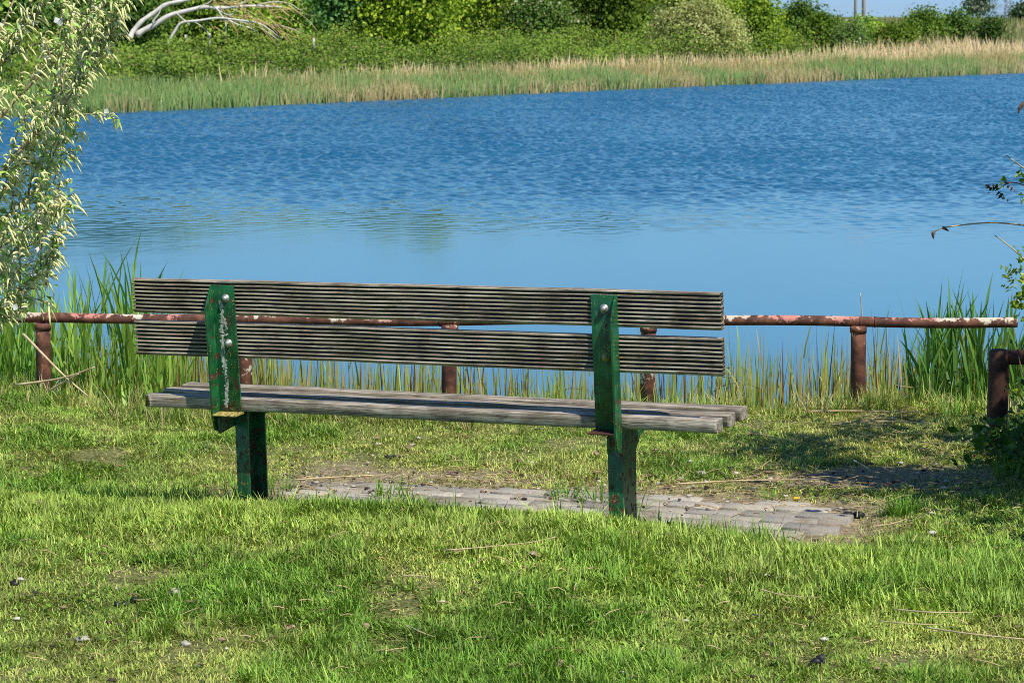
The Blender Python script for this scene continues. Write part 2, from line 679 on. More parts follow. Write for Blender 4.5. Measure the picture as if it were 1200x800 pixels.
def dirt_mask(X, Y):
    """bare soil around the paving and on worn spots"""
    u, v = bench_uv(X, Y)
    c, s = math.cos(.06), math.sin(.06)
    pu, pv = u * c - v * s, u * s + v * c
    wob = .10 * (fbm(X, Y, .35, 11) - .5)
    m = sstep(.28, .0, np.maximum(np.abs(pu - .15) - 1.2, np.abs(pv - .80) - .34) + wob * 2)
    m2 = sstep(.5, .0, np.hypot((X - 1.40) / .70, (Y - 9.10) / .30) - .5 + wob * 4)
    worn = sstep(.70, .80, fbm(X, Y, .5, 21)) * .25 * sstep(8.6, 9.2, Y)
    return np.clip(np.maximum(np.maximum(m, m2 * .9), worn), 0, 1)


def grid(xs, ys):
    X, Y = np.meshgrid(xs, ys)
    n = len(xs)
    i = (np.arange(len(ys) - 1)[:, None] * n + np.arange(n - 1)[None]).ravel()
    return X, Y, np.stack([i, i + 1, i + n + 1, i + n], 1)


xs = np.concatenate([np.linspace(-3000, -200, 12), np.linspace(-160, -30, 27), np.arange(-28, -4, .8), np.arange(-4, 4, .05), np.arange(4, 30, .8), np.linspace(32, 200, 40), np.linspace(260, 3000, 14)])
ys = np.concatenate([np.linspace(-60, 2, 20), np.arange(2.4, 5, .2), np.arange(5, 13.2, .05), np.arange(13.5, 26, .8), np.arange(26, 150, 1.0), np.linspace(152, 400, 60), np.linspace(430, 6000, 30)])
X, Y, Fq = grid(xs, ys)
Z = zg(X, Y)
dm = dirt_mask(X, Y) * (Y < 25)
gcol = np.stack([dm, (Y > 25) * 1.0, Z * 0], -1).reshape(-1, 3)
ground = mesh("ground", np.stack([X, Y, Z], -1).reshape(-1, 3), Fq, m_ground, smooth=True, col=gcol)
tag(ground, "grassy ground of the bank, the lake bed and the far fields", kind='structure')

# ------------------------------------------------------------------ water
xs = np.concatenate([np.linspace(-400, -16, 60), np.arange(-13, 25, .045), np.linspace(27, 400, 70)])
ys = np.concatenate([np.arange(9.5, 26, .25), np.arange(26, 50, .040), np.arange(50, 112, .060), np.linspace(113, 420, 60)])
X, Y, Fq = grid(xs, ys)
keep = (shore_sd(X, Y) < 6)
Z = np.zeros_like(X)
wr = np.random.default_rng(5)
patch = fbm(X, Y, 9.0, 31)
amp = sstep(26, 48, Y + 16 * (patch - .5)) * (.55 + .9 * fbm(X, Y * .4, 5.0, 41))
amp = amp * sstep(-15, -12, X) * sstep(26, 23, X) * sstep(118, 108, Y)
small = .10
for k in range(54):
    lam = wr.uniform(.13, .34) if k < 46 else wr.uniform(.4, .8)
    th = wr.normal(-.9, .75)
    a = .0135 * lam ** 1.0 * (1 if k < 44 else .5) * wr.uniform(.6, 1.3)
    Z += a * np.sin((X * math.cos(th) + Y * math.sin(th)) * 2 * PI / lam + wr.uniform(0, 6.28))
Z = WATER_Z + Z * np.clip(amp + .006, 0, 1.6)
wind = np.clip(sstep(26, 46, Y + 12 * (patch - .5)) * (.7 + .6 * fbm(X, Y * .4, 5.0, 41)), 0, 1)
wind = np.clip(sstep(26, 46, Y + 12 * (patch - .5)) * (.7 + .6 * fbm(X, Y * .4, 5.0, 41)), 0, 1)
kf = keep.ravel()
Fq = Fq[kf[Fq].all(1)]
water = mesh("lake_water", np.stack([X, Y, Z], -1).reshape(-1, 3), Fq, m_water, smooth=True, col=np.repeat(wind.reshape(-1, 1), 3, 1))
tag(water, "blue lake water, rippled far out and calm near the bank", kind='structure')

# ------------------------------------------------------------------ paving under the sitters' feet
pv = MB()
pc, ps = math.cos(BTH - .06), math.sin(BTH - .06)


def pave_pt(a, b):
    """paving axes (a along the bench, b towards the water) to the ground plane"""
    return BX + .06 + a * pc + b * ps, BY - a * ps + b * pc


pr = np.random.default_rng(3)
for r in range(1, 7):
    for k in range(-7, 8):
        a0 = k * .203 + (.1015 if r % 2 else 0) + pr.normal(0, .002)
        b0 = .26 + r * .103 + pr.normal(0, .0015)
        if a0 < -.98 + .1 * (r % 2) or a0 > 1.28 - .05 * (r > 4) - (.12 if r == 6 else 0) or (r == 6 and pr.random() < .3):
            continue
        s1, s2, ch = .0965, .0455, .004
        x, y = pave_pt(a0, b0)
        u, v = bench_uv(x, y)
        zt = -.10 + .028 * u + .012 + pr.normal(0, .002) + .010 * (vnoise(x, y, .5, 2) - .5)
        tl = pr.normal(0, .012, 2)
        ring = lambda e, z: [(a0 + sx * (s1 - e), b0 + sy * (s2 - e), z + sx * tl[0] * .05 + sy * tl[1] * .05) for sx, sy in ((-1, -1), (1, -1), (1, 1), (-1, 1))]
        P = ring(0, zt - .06) + ring(0, zt - ch) + ring(ch, zt)
        V = [(*pave_pt(p[0], p[1]), p[2]) for p in P]
        Fs = [[4 * l + i, 4 * l + (i + 1) % 4, 4 * l + 4 + (i + 1) % 4, 4 * l + 4 + i] for l in (0, 1) for i in range(4)] + [[8, 9, 10, 11]]
        g = pr.uniform(.25, .44)
        pv.add(V, np.array(Fs), (g * 1.18, g * 1.06, g * pr.uniform(.80, .92)))
tag(pv.build("paving", m_paver), "strip of worn grey paving blocks in front of the bench", kind='structure')

# ------------------------------------------------------------------ bench
bench = empty("park_bench", (BX, BY, 0), (0, -BROLL, -BTH))
tag(bench, "weathered wooden bench on green steel supports facing the lake", "bench")
ZS, ST = .3704, .0430
CA, SA = math.cos(BLEAN), math.sin(BLEAN)


def lean(a, off):
    """(v, z) at distance a up the back and off behind it"""
    return (-a * SA - off * CA, ZS + a * CA - off * SA)


def jitter_u(us, seed, amp=.0016):
    r = np.random.default_rng(seed)
    ph = r.uniform(0, 6.28, 4)
    dz = sum(amp * r.uniform(.3, 1) * np.sin(us * fq + p) for fq, p in zip((2.1, 4.3, 9.7, 21), ph)) * .5
    dv = sum(amp * r.uniform(.3, 1) * np.sin(us * fq + p + 1) for fq, p in zip((1.7, 5.1, 11, 23), ph)) * .6
    return np.stack([us * 0, dv, dz], -1)[:, None, :]


def reeded_board(a0, a1, seed):
    """back board with nine rounded ribs and grooves on its rear face"""
    prof = [lean(a0, -.030), lean(a0 + .0, -.004)]
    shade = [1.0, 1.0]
    nr = 9
    pitch = (a1 - a0) / nr
    for k in range(nr):
        b = a0 + k * pitch
        for t, o in ((.40, -.019), (.41, -.004), (.49, -.0010), (.68, 0), (.87, -.0010), (.96, -.004), (.97, -.019)):
            if k == 0 and t < .405:
                continue
            prof.append(lean(b + t * pitch, o))
            shade.append(.27 if o < -.01 else (.62 if o < -.003 else 1.0))  # grooves darkened in the colour: painted recess shade along with algae dirt
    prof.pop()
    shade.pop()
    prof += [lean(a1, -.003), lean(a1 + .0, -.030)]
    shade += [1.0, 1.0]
    r = np.random.default_rng(seed)
    us = np.concatenate([[-1.1125], np.linspace(-1.108, 1.108, 90), [1.1125]])
    n = len(prof)
    du = np.zeros((len(us), n, 3)) + jitter_u(us, seed)
    # worn ribs: small dents along the rear face
    dent = (fbm(us[:, None] * 1.0 + np.zeros(n), np.arange(n)[None] * .35 + us[:, None] * 0, .11, seed % 13, 2) - .5) * .0022
    du[:, :, 1] += dent
    du[:, :, 2] += (fbm(us[:, None] + np.zeros(n), np.arange(n)[None] * .25 + us[:, None] * 0, .3, seed % 7 + 3, 2) - .5) * .0010
    du[0, :, 0] += r.uniform(-.002, .003, n)
    du[-1, :, 0] += r.uniform(-.003, .002, n)
    V, F4, n, m = extrude_u(prof, us, du)
    mb = MB()
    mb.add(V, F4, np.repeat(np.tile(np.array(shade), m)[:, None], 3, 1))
    # ends: strips between the front edge and each profile point (the profile is star shaped from the front face)
    for e, fl in ((0, 1), (m - 1, 0)):
        o = e * n
        c = V[o:o + n].copy()
        cf = c.copy()
        ap = np.array([(p[0], p[1]) for p in prof])
        # project every point on the front plane of the board
        a_ = (ap[:, 1] - ZS) * CA - ap[:, 0] * SA
        for i in range(n):
            f = lean(a_[i], -.030)
            cf[i, 1:] = f
        W = np.concatenate([c, cf])
        q = [[i, i + 1, n + i + 1, n + i] for i in range(1, n - 2)]
        q = np.array(q) if fl else np.array(q)[:, ::-1]
        mb.add(W, q, (.5, .45, .4))
    return mb


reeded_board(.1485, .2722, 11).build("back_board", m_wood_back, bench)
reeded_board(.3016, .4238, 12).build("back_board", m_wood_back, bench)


def seat_board(v0, wd, seed, chamfer=False):
    z1, z0, r = ZS, ZS - ST, .005
    prof = [(v0, z0 + r), (v0, z1 - r), (v0 + r * .3, z1 - r * .3), (v0 + r, z1), (v0 + wd * .5, z1 + .0008), (v0 + wd - r, z1), (v0 + wd - r * .3, z1 - r * .3),
            (v0 + wd, z1 - r), (v0 + wd, z0 + r), (v0 + wd - r, z0), (v0 + r, z0)]
    us = np.concatenate([[-1.095, -1.092], np.linspace(-1.085, 1.078, 70), [1.083, 1.085]])
    n = len(prof)
    du = np.zeros((len(us), n, 3)) + jitter_u(us, seed, .002)
    du[:, :, 2] += (fbm(us[:, None] + np.zeros(n), np.arange(n)[None] * .5 + us[:, None] * 0, .25, seed % 9, 2) - .5) * .003
    du[:, :, 1] += (fbm(us[:, None] + np.zeros(n), np.arange(n)[None] * .5 + us[:, None] * 0, .3, seed % 9 + 4, 2) - .5) * .003
    P = np.array(prof)
    cen = P.mean(0)
    for e in (0, -1):
        du[e, :, 1:] += (cen - P) * .10
    if chamfer:
        du[0, :4, 0] += .030
        du[1, :4, 0] += .024
        du[0, 4, 0] += .016
    V, F4, n, m = extrude_u(prof, us, du)
    mb = MB()
    mb.add(V, F4)
    for e, fl in ((0, 0), (m - 1, 1)):
        o = e * n
        c = V[o:o + n].mean(0)
        f = [[i, (i + 1) % n, n] for i in range(n)]
        f = np.array(f) if not fl else np.array(f)[:, ::-1]
        mb.add(np.concatenate([V[o:o + n], [c]]), f)
    return mb


WB, GB = .0748, .0563
for k in range(3):
    seat_board(.0008 + k * (WB + GB), WB, 21 + k, k == 0).build("seat_board", m_wood_seat, bench)


def prism(poly, u0, u1, bev=0.0):
    """polygon of (v, z) given a thickness along u"""
    P = np.asarray(poly, float)
    n = len(P)
    V = np.concatenate([np.concatenate([np.full((n, 1), u0), P], 1), np.concatenate([np.full((n, 1), u1), P], 1)])
    mb_f = [[i, (i + 1) % n, n + (i + 1) % n, n + i] for i in range(n)]
    return V, mb_f, n


def add_prism(mb, poly, u0, u1):
    V, q, n = prism(poly, u0, u1)
    mb.add(V, np.array(q))
    c0, c1 = V[:n].mean(0), V[n:].mean(0)
    mb.add(np.concatenate([V[:n], [c0]]), np.array([[(i + 1) % n, i, n] for i in range(n)]))
    mb.add(np.concatenate([V[n:], [c1]]), np.array([[i, (i + 1) % n, n] for i in range(n)]))


PT, FL, PW, A3 = .0065, .060, .092, .4095


def bevel(o, wd=.0012):
    md = o.modifiers.new("edges", 'BEVEL')
    md.width = wd
    md.segments = 2
    md.limit_method = 'ANGLE'
    return o


def lean_box(mb, u0, u1, a0, a1, o0, o1):
    add_prism(mb, [lean(a0, o0), lean(a0, o1), lean(a1, o1), lean(a1, o0)], u0, u1)


for side in (-1, 1):
    uo = -.7783 if side < 0 else .7577          # outer edge
    ui = uo - side * PW                          # inner edge
    fo0, fo1 = (uo, uo + PT) if side < 0 else (uo - PT, uo)
    mb = MB()
    lo, hi = (fo1, ui) if side < 0 else (ui, fo0)
    lean_box(mb, lo, hi, -.045, A3, .0012, .0012 + PT)
    # outer flange, chamfered at the top, running below the ledge as a gusset
    add_prism(mb, [lean(-.120, .012), lean(-.105, .048), lean(-.045, FL), lean(A3 - .078, FL), lean(A3, .0012 + PT + .004), lean(A3, .0012), lean(-.045, .0012)], fo0, fo1)
    sup = bevel(mb.build("back_support", m_green, bench))
    mb = MB()
    l0, l1 = (fo1 + .0005, ui + .006) if side < 0 else (ui - .006, fo0 - .0005)
    lean_box(mb, l0, l1, -.0515, -.0455, -.002, FL + .004)
    bevel(mb.build("ledge", m_lichen if side < 0 else m_rust_dark, sup))
    ub = uo - side * (.058 if side < 0 else .046)
    for a_, wash in ((.364, False), (.203, True)):
        mb = MB()
        R = .0150
        pr_ = [(R * 1.0, 0), (R * 1.0, .0022), (R * .72, .0024), (R * .70, .008), (R * .56, .0125), (R * .3, .0150), (.0006, .0158)]
        ns = 20
        V = []
        for rr, h in pr_:
            for q in range(ns):
                an = q * 2 * PI / ns
                v, z = lean(a_ + rr * math.sin(an), .0012 + PT + h)
                V.append((ub + rr * math.cos(an), v, z))
        Fq_ = [[l * ns + q, l * ns + (q + 1) % ns, (l + 1) * ns + (q + 1) % ns, (l + 1) * ns + q] for l in range(len(pr_) - 1) for q in range(ns)]
        mb.add(V, np.array(Fq_))
        b = mb.build("bolt", m_washer if (wash and side > 0) else m_bolt, sup, smooth=False)
    if side < 0:
        # pale drips hardened on the paint: a thin irregular crust down the plate
        mb = MB()
        r = np.random.default_rng(8)
        for a_ in np.linspace(.352, -.03, 240):
            if r.random() < (.22 if a_ > .26 else (.40 if a_ > .2 else .18)):
                continue
            wd = r.uniform(.003, .0085) * (1 + .7 * (.2 < a_ < .30))
            cu = uo + .036 + .004 * math.sin(a_ * 26) + r.normal(0, .0035) + (.014 * (r.random() < .3) if .19 < a_ < .29 else 0)
            ln = r.uniform(.002, .008)
            o_ = .0012 + PT + .0004
            quad = [(cu + wd * math.cos(t) * r.uniform(.6, 1), *lean(a_ + ln * math.sin(t) * r.uniform(.6, 1), o_ + r.uniform(0, .0002))) for t in np.arange(6) * PI / 3]
            c_ = (cu, *lean(a_, o_ + .0008))
            mb.add(np.array(quad + [c_]), np.array([[i, (i + 1) % 6, 6] for i in range(6)]))
        mb.build("dried_drips", m_drips, sup)
    # leg: channel section, web outside
    lu0, lu1 = (-.765, -.713) if side < 0 else (.673, .725)
    zb = ZS - ST
    mb = MB()
    wt_ = .007
    v0, v1 = .085, .215
    bot = -.45
    web = (lu0, lu0 + wt_) if side < 0 else (lu1 - wt_, lu1)
    add_prism(mb, [(v0, bot), (v0, zb - .002), (v1, zb - .002), (v1, bot)], *web)
    fx = (web[1], lu1) if side < 0 else (lu0, web[0])
    for q0, q1 in ((v0, v0 + wt_), (v1 - wt_, v1)):
        add_prism(mb, [(q0, bot), (q0, zb - .002), (q1, zb - .002), (q1, bot)], fx[0], fx[1])
    bevel(mb.build("leg", m_green, bench), .002)
    mb = MB()
    add_prism(mb, [(-.040, zb - .022), (-.036, zb - .078), (.0845, zb - .064), (.0845, zb - .003), (.0, zb - .003)], web[0], web[1] + .001)
    bevel(mb.build("seat_bracket", m_green, bench), .002)
    mb = MB()
    add_prism(mb, [(.2155, zb - .003), (.2155, zb - .105), (.262, zb - .062), (.352, zb - .036), (.356, zb - .003)], web[0] - .008 * (side > 0), web[1] + .008 * (side < 0))
    bevel(mb.build("seat_bracket", m_green, bench), .002)

# ------------------------------------------------------------------ low pipe fence


def fence_line(px, py_off=0):
    t = (px - 50) / (1195 - 50)
    Y = 11.25 + (10.95 - 11.25) * t
    py = 373.5 + (377.0 - 373.5) * t
    return at(px, py, Y)


fence = empty("pipe_fence", tuple(fence_line(600) * (1, 1, 0)))
tag(fence, "low rusty pipe rail on short posts along the water behind the bench", "fence")
f0 = np.array(fence.location)
pts = [fence_line(x) - f0 for x in np.linspace(-330, 1192, 140)]
mb = MB()
P = np.array(pts)
P[:, 2] += .004 * np.sin(P[:, 0] * 2.3) + .003 * np.sin(P[:, 0] * 5.1 + 1)
mb.add(*tube(P, .0240, 20))
for px in (-200, 47, 283, 520, 760, 1013):
    q = fence_line(px) - f0
    i = np.argmin(np.abs(P[:, 0] - q[0]))
    d = P[min(i + 1, len(P) - 1)] - P[i]
    d = d / np.linalg.norm(d)
    for s in (-.034, .034):
        mb.add(*tube([P[i] + d * (s - .004), P[i] + d * (s + .004)], .0268, 20))
mb.build("rail", m_rust, fence, smooth=False)
for px in (-190, 50, 285, 527, 760, 1006):
    q = fence_line(px)
    z0 = float(zg(q[0], q[1])) - .4
    mb = MB()
    lx = .012 * math.sin(px)
    mb.add(*tube([q - f0 + (lx * 1.2, 0, z0 - q[2]), q - f0 + (lx * .3, 0, -.12), q - f0 + (0, 0, -.020)], [.0355, .0355, .0352], 20))
    mb.add(*tube([q - f0 + (0, 0, -.052), q - f0 + (0, 0, -.022)], [.039, .040], 20))
    mb.build("post", m_rust, fence)

q = at(1171, 418, 9.75)
fence2 = empty("pipe_fence", (q[0], q[1], 0))
tag(fence2, "short dark rusty pipe rail with elbow beside the bramble bush", "fence")
mb = MB()
zr = q[2]
mb.add(*tube([(.02, -.002, zr), (.5, -.06, zr - .005), (1.6, -.2, zr - .01)], .0305, 18))
mb.add(*tube([(.100, -.012, zr), (.112, -.0135, zr)], .036, 18))
mb.build("rail", m_rust_dark, fence2)
mb = MB()
g = float(zg(q[0], q[1]))
mb.add(*tube(np.array([(0, 0, g - .4), (-.002, 0, g), (0, 0, zr - .04), (0, 0, zr + .018), (0, 0, zr + .030), (0, 0, zr + .034)]), [.043, .043, .043, .043, .034, .006], 20))
mb.build("post", m_rust_dark, fence2)
q2 = np.array([1.45, -.18, 0])
mb = MB()
mb.add(*tube([q2 + (0, 0, g - .4), q2 + (0, 0, zr - .03)], .041, 18))
mb.build("post", m_rust_dark, fence2)

# ------------------------------------------------------------------ lawn
LUSH, MID, YEL, STRAW = np.array([.165, .325, .036]), np.array([.345, .490, .075]), np.array([.560, .535, .148]), np.array([.82, .66, .33])


def pave_mask(X, Y, pad=.0):
    dx, dy = X - BX - .06, Y - BY
    a, b = dx * pc - dy * ps, dx * ps + dy * pc
    return sstep(.06, -.02, np.maximum(np.abs(a - .13) - 1.13, np.abs(b - .58) - .36) - pad)


def mixc(a, b, t):
    return a + (b - a) * t[:, None]


def scatter(n, x0, x1, y0, y1, widen=True):
    Yv = y0 + (y1 - y0) * rng.random(n)
    half = np.where(widen, .215 * Yv + .55, 1)
    if widen:                                            # a thinner strip beyond the frame on both sides
        m = rng.random(n) < .16
        Xv = (rng.random(n) * 2 - 1) * half
        return np.where(m, np.sign(Xv) * (half + 1.5 * rng.random(n)), Xv), Yv
    Xv = (rng.random(n) * 2 - 1) * half if widen else x0 + (x1 - x0) * rng.random(n)
    return Xv, Yv


def lawn(n):
    X, Y = scatter(n, 0, 0, 5.0, 11.9)
    u, v = bench_uv(X, Y)
    lon = sstep(-1.25, -.25, v + .35 * (fbm(X, Y, .6, 51) - .5)) * sstep(.30, .08, v)       # uncut strip behind the bench
    tuft = sstep(.52, .70, fbm(X, Y, .42, 61))
    dm, pm = dirt_mask(X, Y), pave_mask(X, Y)
    e = Y - edge_y(X)
    keep = (1 - .52 * dm) * (1 - .95 * pm * sstep(.25, .45, v)) * sstep(.30, -.1, e)
    dens = .55 + .45 * vnoise(X, Y, .09, 71)
    patch = fbm(X, Y, .9, 81)
    bare = sstep(.60, .74, fbm(X, Y, .28, 84)) * (1 - lon)
    keep = keep * dens * (1 - .35 * bare)
    m = rng.random(n) < keep
    X, Y, u, v, lon, tuft, dm, patch, e, bare = (q[m] for q in (X, Y, u, v, lon, tuft, dm, patch, e, bare))
    N = len(X)
    L = .016 + .015 * rng.random(N)
    L = L * (1 + .9 * tuft) + lon * (.012 + .022 * rng.random(N)) + .014 * sstep(.35, .7, patch) * rng.random(N)
    L = L * (1 - .4 * dm) * (1 - .35 * bare) + .03 * sstep(-.35, -.02, e) * rng.random(N)
    L = L * np.where(rng.random(N) < .03, 1.7, 1)
    Wd = (.0026 + .0024 * rng.random(N)) * (1 + .35 * lon)
    az = rng.random(N) * 2 * PI
    # neighbouring blades lie the same way
    sw = vnoise(X, Y, .16, 91) * 4 * PI
    az = np.where(rng.random(N) < .55, sw + rng.normal(0, .5, N), az)
    le = np.abs(rng.normal(.75 - .25 * lon, .40, N)) + .2 * bare
    be = np.abs(rng.normal(.85, .5, N))
    dry = np.clip(.22 + .75 * (1 - lon) * sstep(.58, .28, patch) + .5 * bare + .4 * dm - .35 * tuft + rng.normal(0, .28, N), 0, 1)
    t = np.clip(.30 + .45 * lon + .35 * (vnoise(X, Y, .3, 101) - .5) + rng.normal(0, .28, N) - .35 * tuft, 0, 1)
    c = mixc(np.broadcast_to(LUSH, (N, 3)), np.broadcast_to(MID, (N, 3)), t)
    c = mixc(c, np.broadcast_to(YEL, (N, 3)), dry * .8)
    st = (rng.random(N) < .07 + .20 * dry * (1 - .5 * lon) + .12 * bare)
    c = np.where(st[:, None], STRAW * (.35 + .95 * rng.random(N))[:, None], c)
    c = c * (.38 + 1.42 * rng.random(N) ** 1.2)[:, None]
    le = np.where(st, 1.0 + .45 * rng.random(N), le)
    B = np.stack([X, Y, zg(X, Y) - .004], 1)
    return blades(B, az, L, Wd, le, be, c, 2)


V, Fs, K = lawn(1600000)
o = mesh("lawn_grass", V, Fs, m_grass, col=K)
tag(o, "short sunlit lawn grass with worn yellow patches around the bench", "grass", kind='stuff')

# low weed leaves between the blades
n = 26000
X, Y = scatter(n, 0, 0, 5.0, 10.9)
keep = (fbm(X, Y, .22, 151) > .53) & (rng.random(n) > pave_mask(X, Y)) & (rng.random(n) > dirt_mask(X, Y) * .8)
X, Y = X[keep], Y[keep]
n = len(X)
c = mixc(np.broadcast_to(LUSH * .8, (n, 3)), np.broadcast_to(MID * .9, (n, 3)), rng.random(n)) * (.6 + .7 * rng.random(n))[:, None]
V, F, K = leaves(np.stack([X, Y, zg(X, Y) + .010 + .016 * rng.random(n)], 1), rng.normal(size=(n, 3)) * .5 + np.array([.05, -.2, 1]), .008 + .012 * rng.random(n), .7, c)
tag(mesh("lawn_weeds", V, F, m_grass, col=K), "small clover and weed leaves spread through the lawn", "weeds", kind='stuff')

# longer tufts: at the legs, on the paving edge, along the bank and here and there on the lawn
mb = MB()


def tuft(x, y, n, L, spread, col, wid=.0042, lean0=.25, z=None):
    a = rng.random(n) * 2 * PI
    r = spread * np.sqrt(rng.random(n))
    X, Y = x + r * np.cos(a), y + r * np.sin(a)
    B = np.stack([X, Y, zg(X, Y) - .005], 1)
    az = np.where(rng.random(n) < .6, a, rng.random(n) * 2 * PI)
    c = np.asarray(col) * (.7 + .6 * rng.random(n))[:, None]
    mb.add(*blades(B, az, L * (.5 + .6 * rng.random(n)), wid * (.7 + .6 * rng.random(n)), np.abs(rng.normal(lean0, .2, n)), np.abs(rng.normal(.6, .4, n)), c, 3))


for k in range(260):
    px, py = rng.uniform(-30, 1230), rng.uniform(600, 815)
    h = hit(px, py)
    if fbm(h[0], h[1], .42, 61) > .5:
        tuft(h[0], h[1], int(rng.integers(14, 40)), rng.uniform(.04, .068), rng.uniform(.02, .06), mixc(LUSH[None], MID[None], rng.random(1))[0])
for k in range(520):                                  # in the shadow strip between bench and paving
    uu, vv = rng.uniform(-1.6, 1.25), rng.normal(.25, .08)
    x, y = BX + uu * BC + vv * BS, BY - uu * BS + vv * BC
    tuft(x, y, int(rng.integers(5, 15)), rng.uniform(.05, .115), .045, mixc(LUSH[None], MID[None], rng.random(1))[0], .004, .12)
for k in range(240):                                  # long strip behind the bench
    uu, vv = rng.uniform(-1.9, 2.0), rng.uniform(-.75, .12)
    x, y = BX + uu * BC + vv * BS, BY - uu * BS + vv * BC
    tuft(x, y, int(rng.integers(10, 30)), rng.uniform(.035, .065), .05, mixc(MID[None], YEL[None], rng.random(1) * .5)[0], .004, .25)
for k in range(600):                                  # rim of the bank
    x = rng.uniform(-4.6, 4.6)
    y = float(edge_y(x)) + rng.normal(-.06, .13)
    dry = rng.random() < .22
    tuft(x, y, int(rng.integers(8, 26)), rng.uniform(.07, .16), .06, STRAW * .75 if dry else mixc(LUSH[None], YEL[None], rng.random(1) * .7)[0], .004, .3)
for px, py, n, L in ((1075, 470, 60, .16), (1120, 490, 60, .13), (330, 575, 30, .1), (285, 583, 40, .1), (1062, 602, 120, .085), (1050, 605, 60, .07), (905, 585, 30, .05),
                     (700, 592, 50, .11), (735, 600, 50, .10), (660, 585, 50, .11), (455, 585, 40, .11), (1180, 560, 50, .12)):
    h = hit(px, py)
    tuft(h[0], h[1], n, L, .07, LUSH * 1.2, .005)
o = mb.build("grass_tufts", m_grass)
tag(o, "longer green grass tufts behind the bench and along the bank rim", "grass", kind='stuff')

# ------------------------------------------------------------------ reeds by the near bank
GREEN1, GREEN2, OLIVE, TAN = np.array([.16, .36, .045]), np.array([.38, .56, .09]), np.array([.36, .38, .07]), np.array([.62, .46, .20])


def reed_stems(mb, X, Y, H, cols, leafy=True, wid=.016, leafn=5, spread=.20):
    """thin stems with long upright leaves"""
    n = len(X)
    z0 = np.minimum(zg(X, Y), WATER_Z + .5) - .05
    tip = CAM_H * 0 + H
    B = np.stack([X, Y, z0], 1)
    L = tip - z0
    az = rng.random(n) * 2 * PI
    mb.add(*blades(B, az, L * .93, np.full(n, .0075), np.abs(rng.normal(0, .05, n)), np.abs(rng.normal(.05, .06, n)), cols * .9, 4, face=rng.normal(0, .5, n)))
    if leafy:
        for k in range(leafn):
            f = .30 + .62 * (k + rng.random(n)) / leafn
            P = B + np.stack([np.zeros(n), np.zeros(n), L * f * .93], 1)
            la = rng.random(n) * 2 * PI
            ll = L * rng.uniform(.20, .40, n)
            mb.add(*blades(P, la, ll, wid * (.6 + .7 * rng.random(n)), np.abs(rng.normal(.14, .12, n)), np.abs(rng.normal(spread, .3, n)), cols * (.75 + .55 * rng.random(n))[:, None], 4,
                           face=la + PI / 2 + rng.normal(0, .5, n)))


def reed_clump(pxs, top, label, n, c1, c2, y0, y1, tall_prob=1.0):
    mb = MB()
    px = np.array([rng.uniform(*pxs) for _ in range(n)])
    Yv = rng.uniform(y0, y1, n)
    X = (px - 600) / F_PX * Yv * 1.0
    ty = np.array([top(p) for p in px]) + np.abs(rng.normal(0, 22, n))
    H = CAM_H - (ty - 20) / F_PX * Yv
    t = rng.random(n)
    reed_stems(mb, X, Y := Yv, H, mixc(np.broadcast_to(c1, (n, 3)), np.broadcast_to(c2, (n, 3)), t))
    return mb


mb = reed_clump((-330, 215), lambda p: np.interp(p, [-60, 0, 60, 90, 150, 175, 215], [332, 342, 342, 330, 312, 345, 385]), "", 380, GREEN1, GREEN2, 11.4, 13.2)
tag(mb.build("reed_clump", m_reed), "tall bright green reed clump between the willow and the bench", "reeds")
mb = reed_clump((1072, 1400), lambda p: np.interp(p, [1072, 1100, 1150, 1185, 1215], [388, 366, 362, 388, 380]), "", 360, GREEN1 * .45, GREEN1 * .9, 11.3, 12.8)
tag(mb.build("reed_clump", m_reed), "tall dark green reed clump behind the right end of the rail", "reeds")

# broken stubble of old reed stems in the shallow water
mb = MB()
n = 1600
px = np.concatenate([rng.uniform(170, 1000, 1020), rng.uniform(60, 330, 380), rng.uniform(980, 1200, 200)])
Yv = rng.uniform(11.6, 13.6, n)
X = (px - 600) / F_PX * Yv
ty = np.interp(px, [60, 200, 300, 500, 700, 860, 930, 1000, 1060, 1200], [395, 405, 412, 420, 430, 420, 412, 408, 395, 400]) + rng.normal(6, 17, n)
H = CAM_H - (ty - 20) / F_PX * Yv
H = np.where(rng.random(n) < .06, H + .22 * rng.random(n), H)
t = rng.random(n)
c = np.where((t < .30)[:, None], mixc(np.broadcast_to(GREEN2, (n, 3)), np.broadcast_to(OLIVE, (n, 3)), rng.random(n)),
             np.where((t < .80)[:, None], mixc(np.broadcast_to(TAN * 1.0, (n, 3)), np.broadcast_to(OLIVE, (n, 3)), rng.random(n)), np.array([.12, .075, .035])))
z0 = np.full(n, WATER_Z - .1)
L = H - z0
wid = np.where(t < .30, .012, .011) * (.7 + .6 * rng.random(n))
B = np.stack([X, Yv, z0], 1)
for q in range(2):
    V, Fs, K = blades(B, rng.random(n) * 2 * PI, L, wid, np.abs(rng.normal(0, .05, n)), np.abs(rng.normal(0, .07, n)), c, 3, face=rng.normal(q * 1.5, .35, n))
    mb.add(V, Fs, K)
n2 = 700
i = rng.integers(0, n, n2)
i = i[t[i] < .5] if True else i
P = B[i] + np.stack([0 * L[i], 0 * L[i], L[i] * rng.uniform(.55, .9, len(i))], 1)
la = rng.random(len(i)) * 2 * PI
mb.add(*blades(P, la, L[i] * rng.uniform(.15, .34, len(i)), np.full(len(i), .009), np.abs(rng.normal(.2, .15, len(i))), np.abs(rng.normal(.3, .3, len(i))), c[i], 3))
for k in range(5):                                  # broken stalks lying across
    p = rng.uniform(560, 960)
    y = rng.uniform(12.2, 13.5)
    a = at(p, rng.uniform(425, 462), y)
    b = a + np.array([rng.uniform(.1, .3), rng.uniform(-.1, .1), rng.uniform(-.03, .06)])
    mb.add(*tube([a, (a + b) / 2 + (0, 0, .02), b], .0028, 5), (.10, .06, .035))
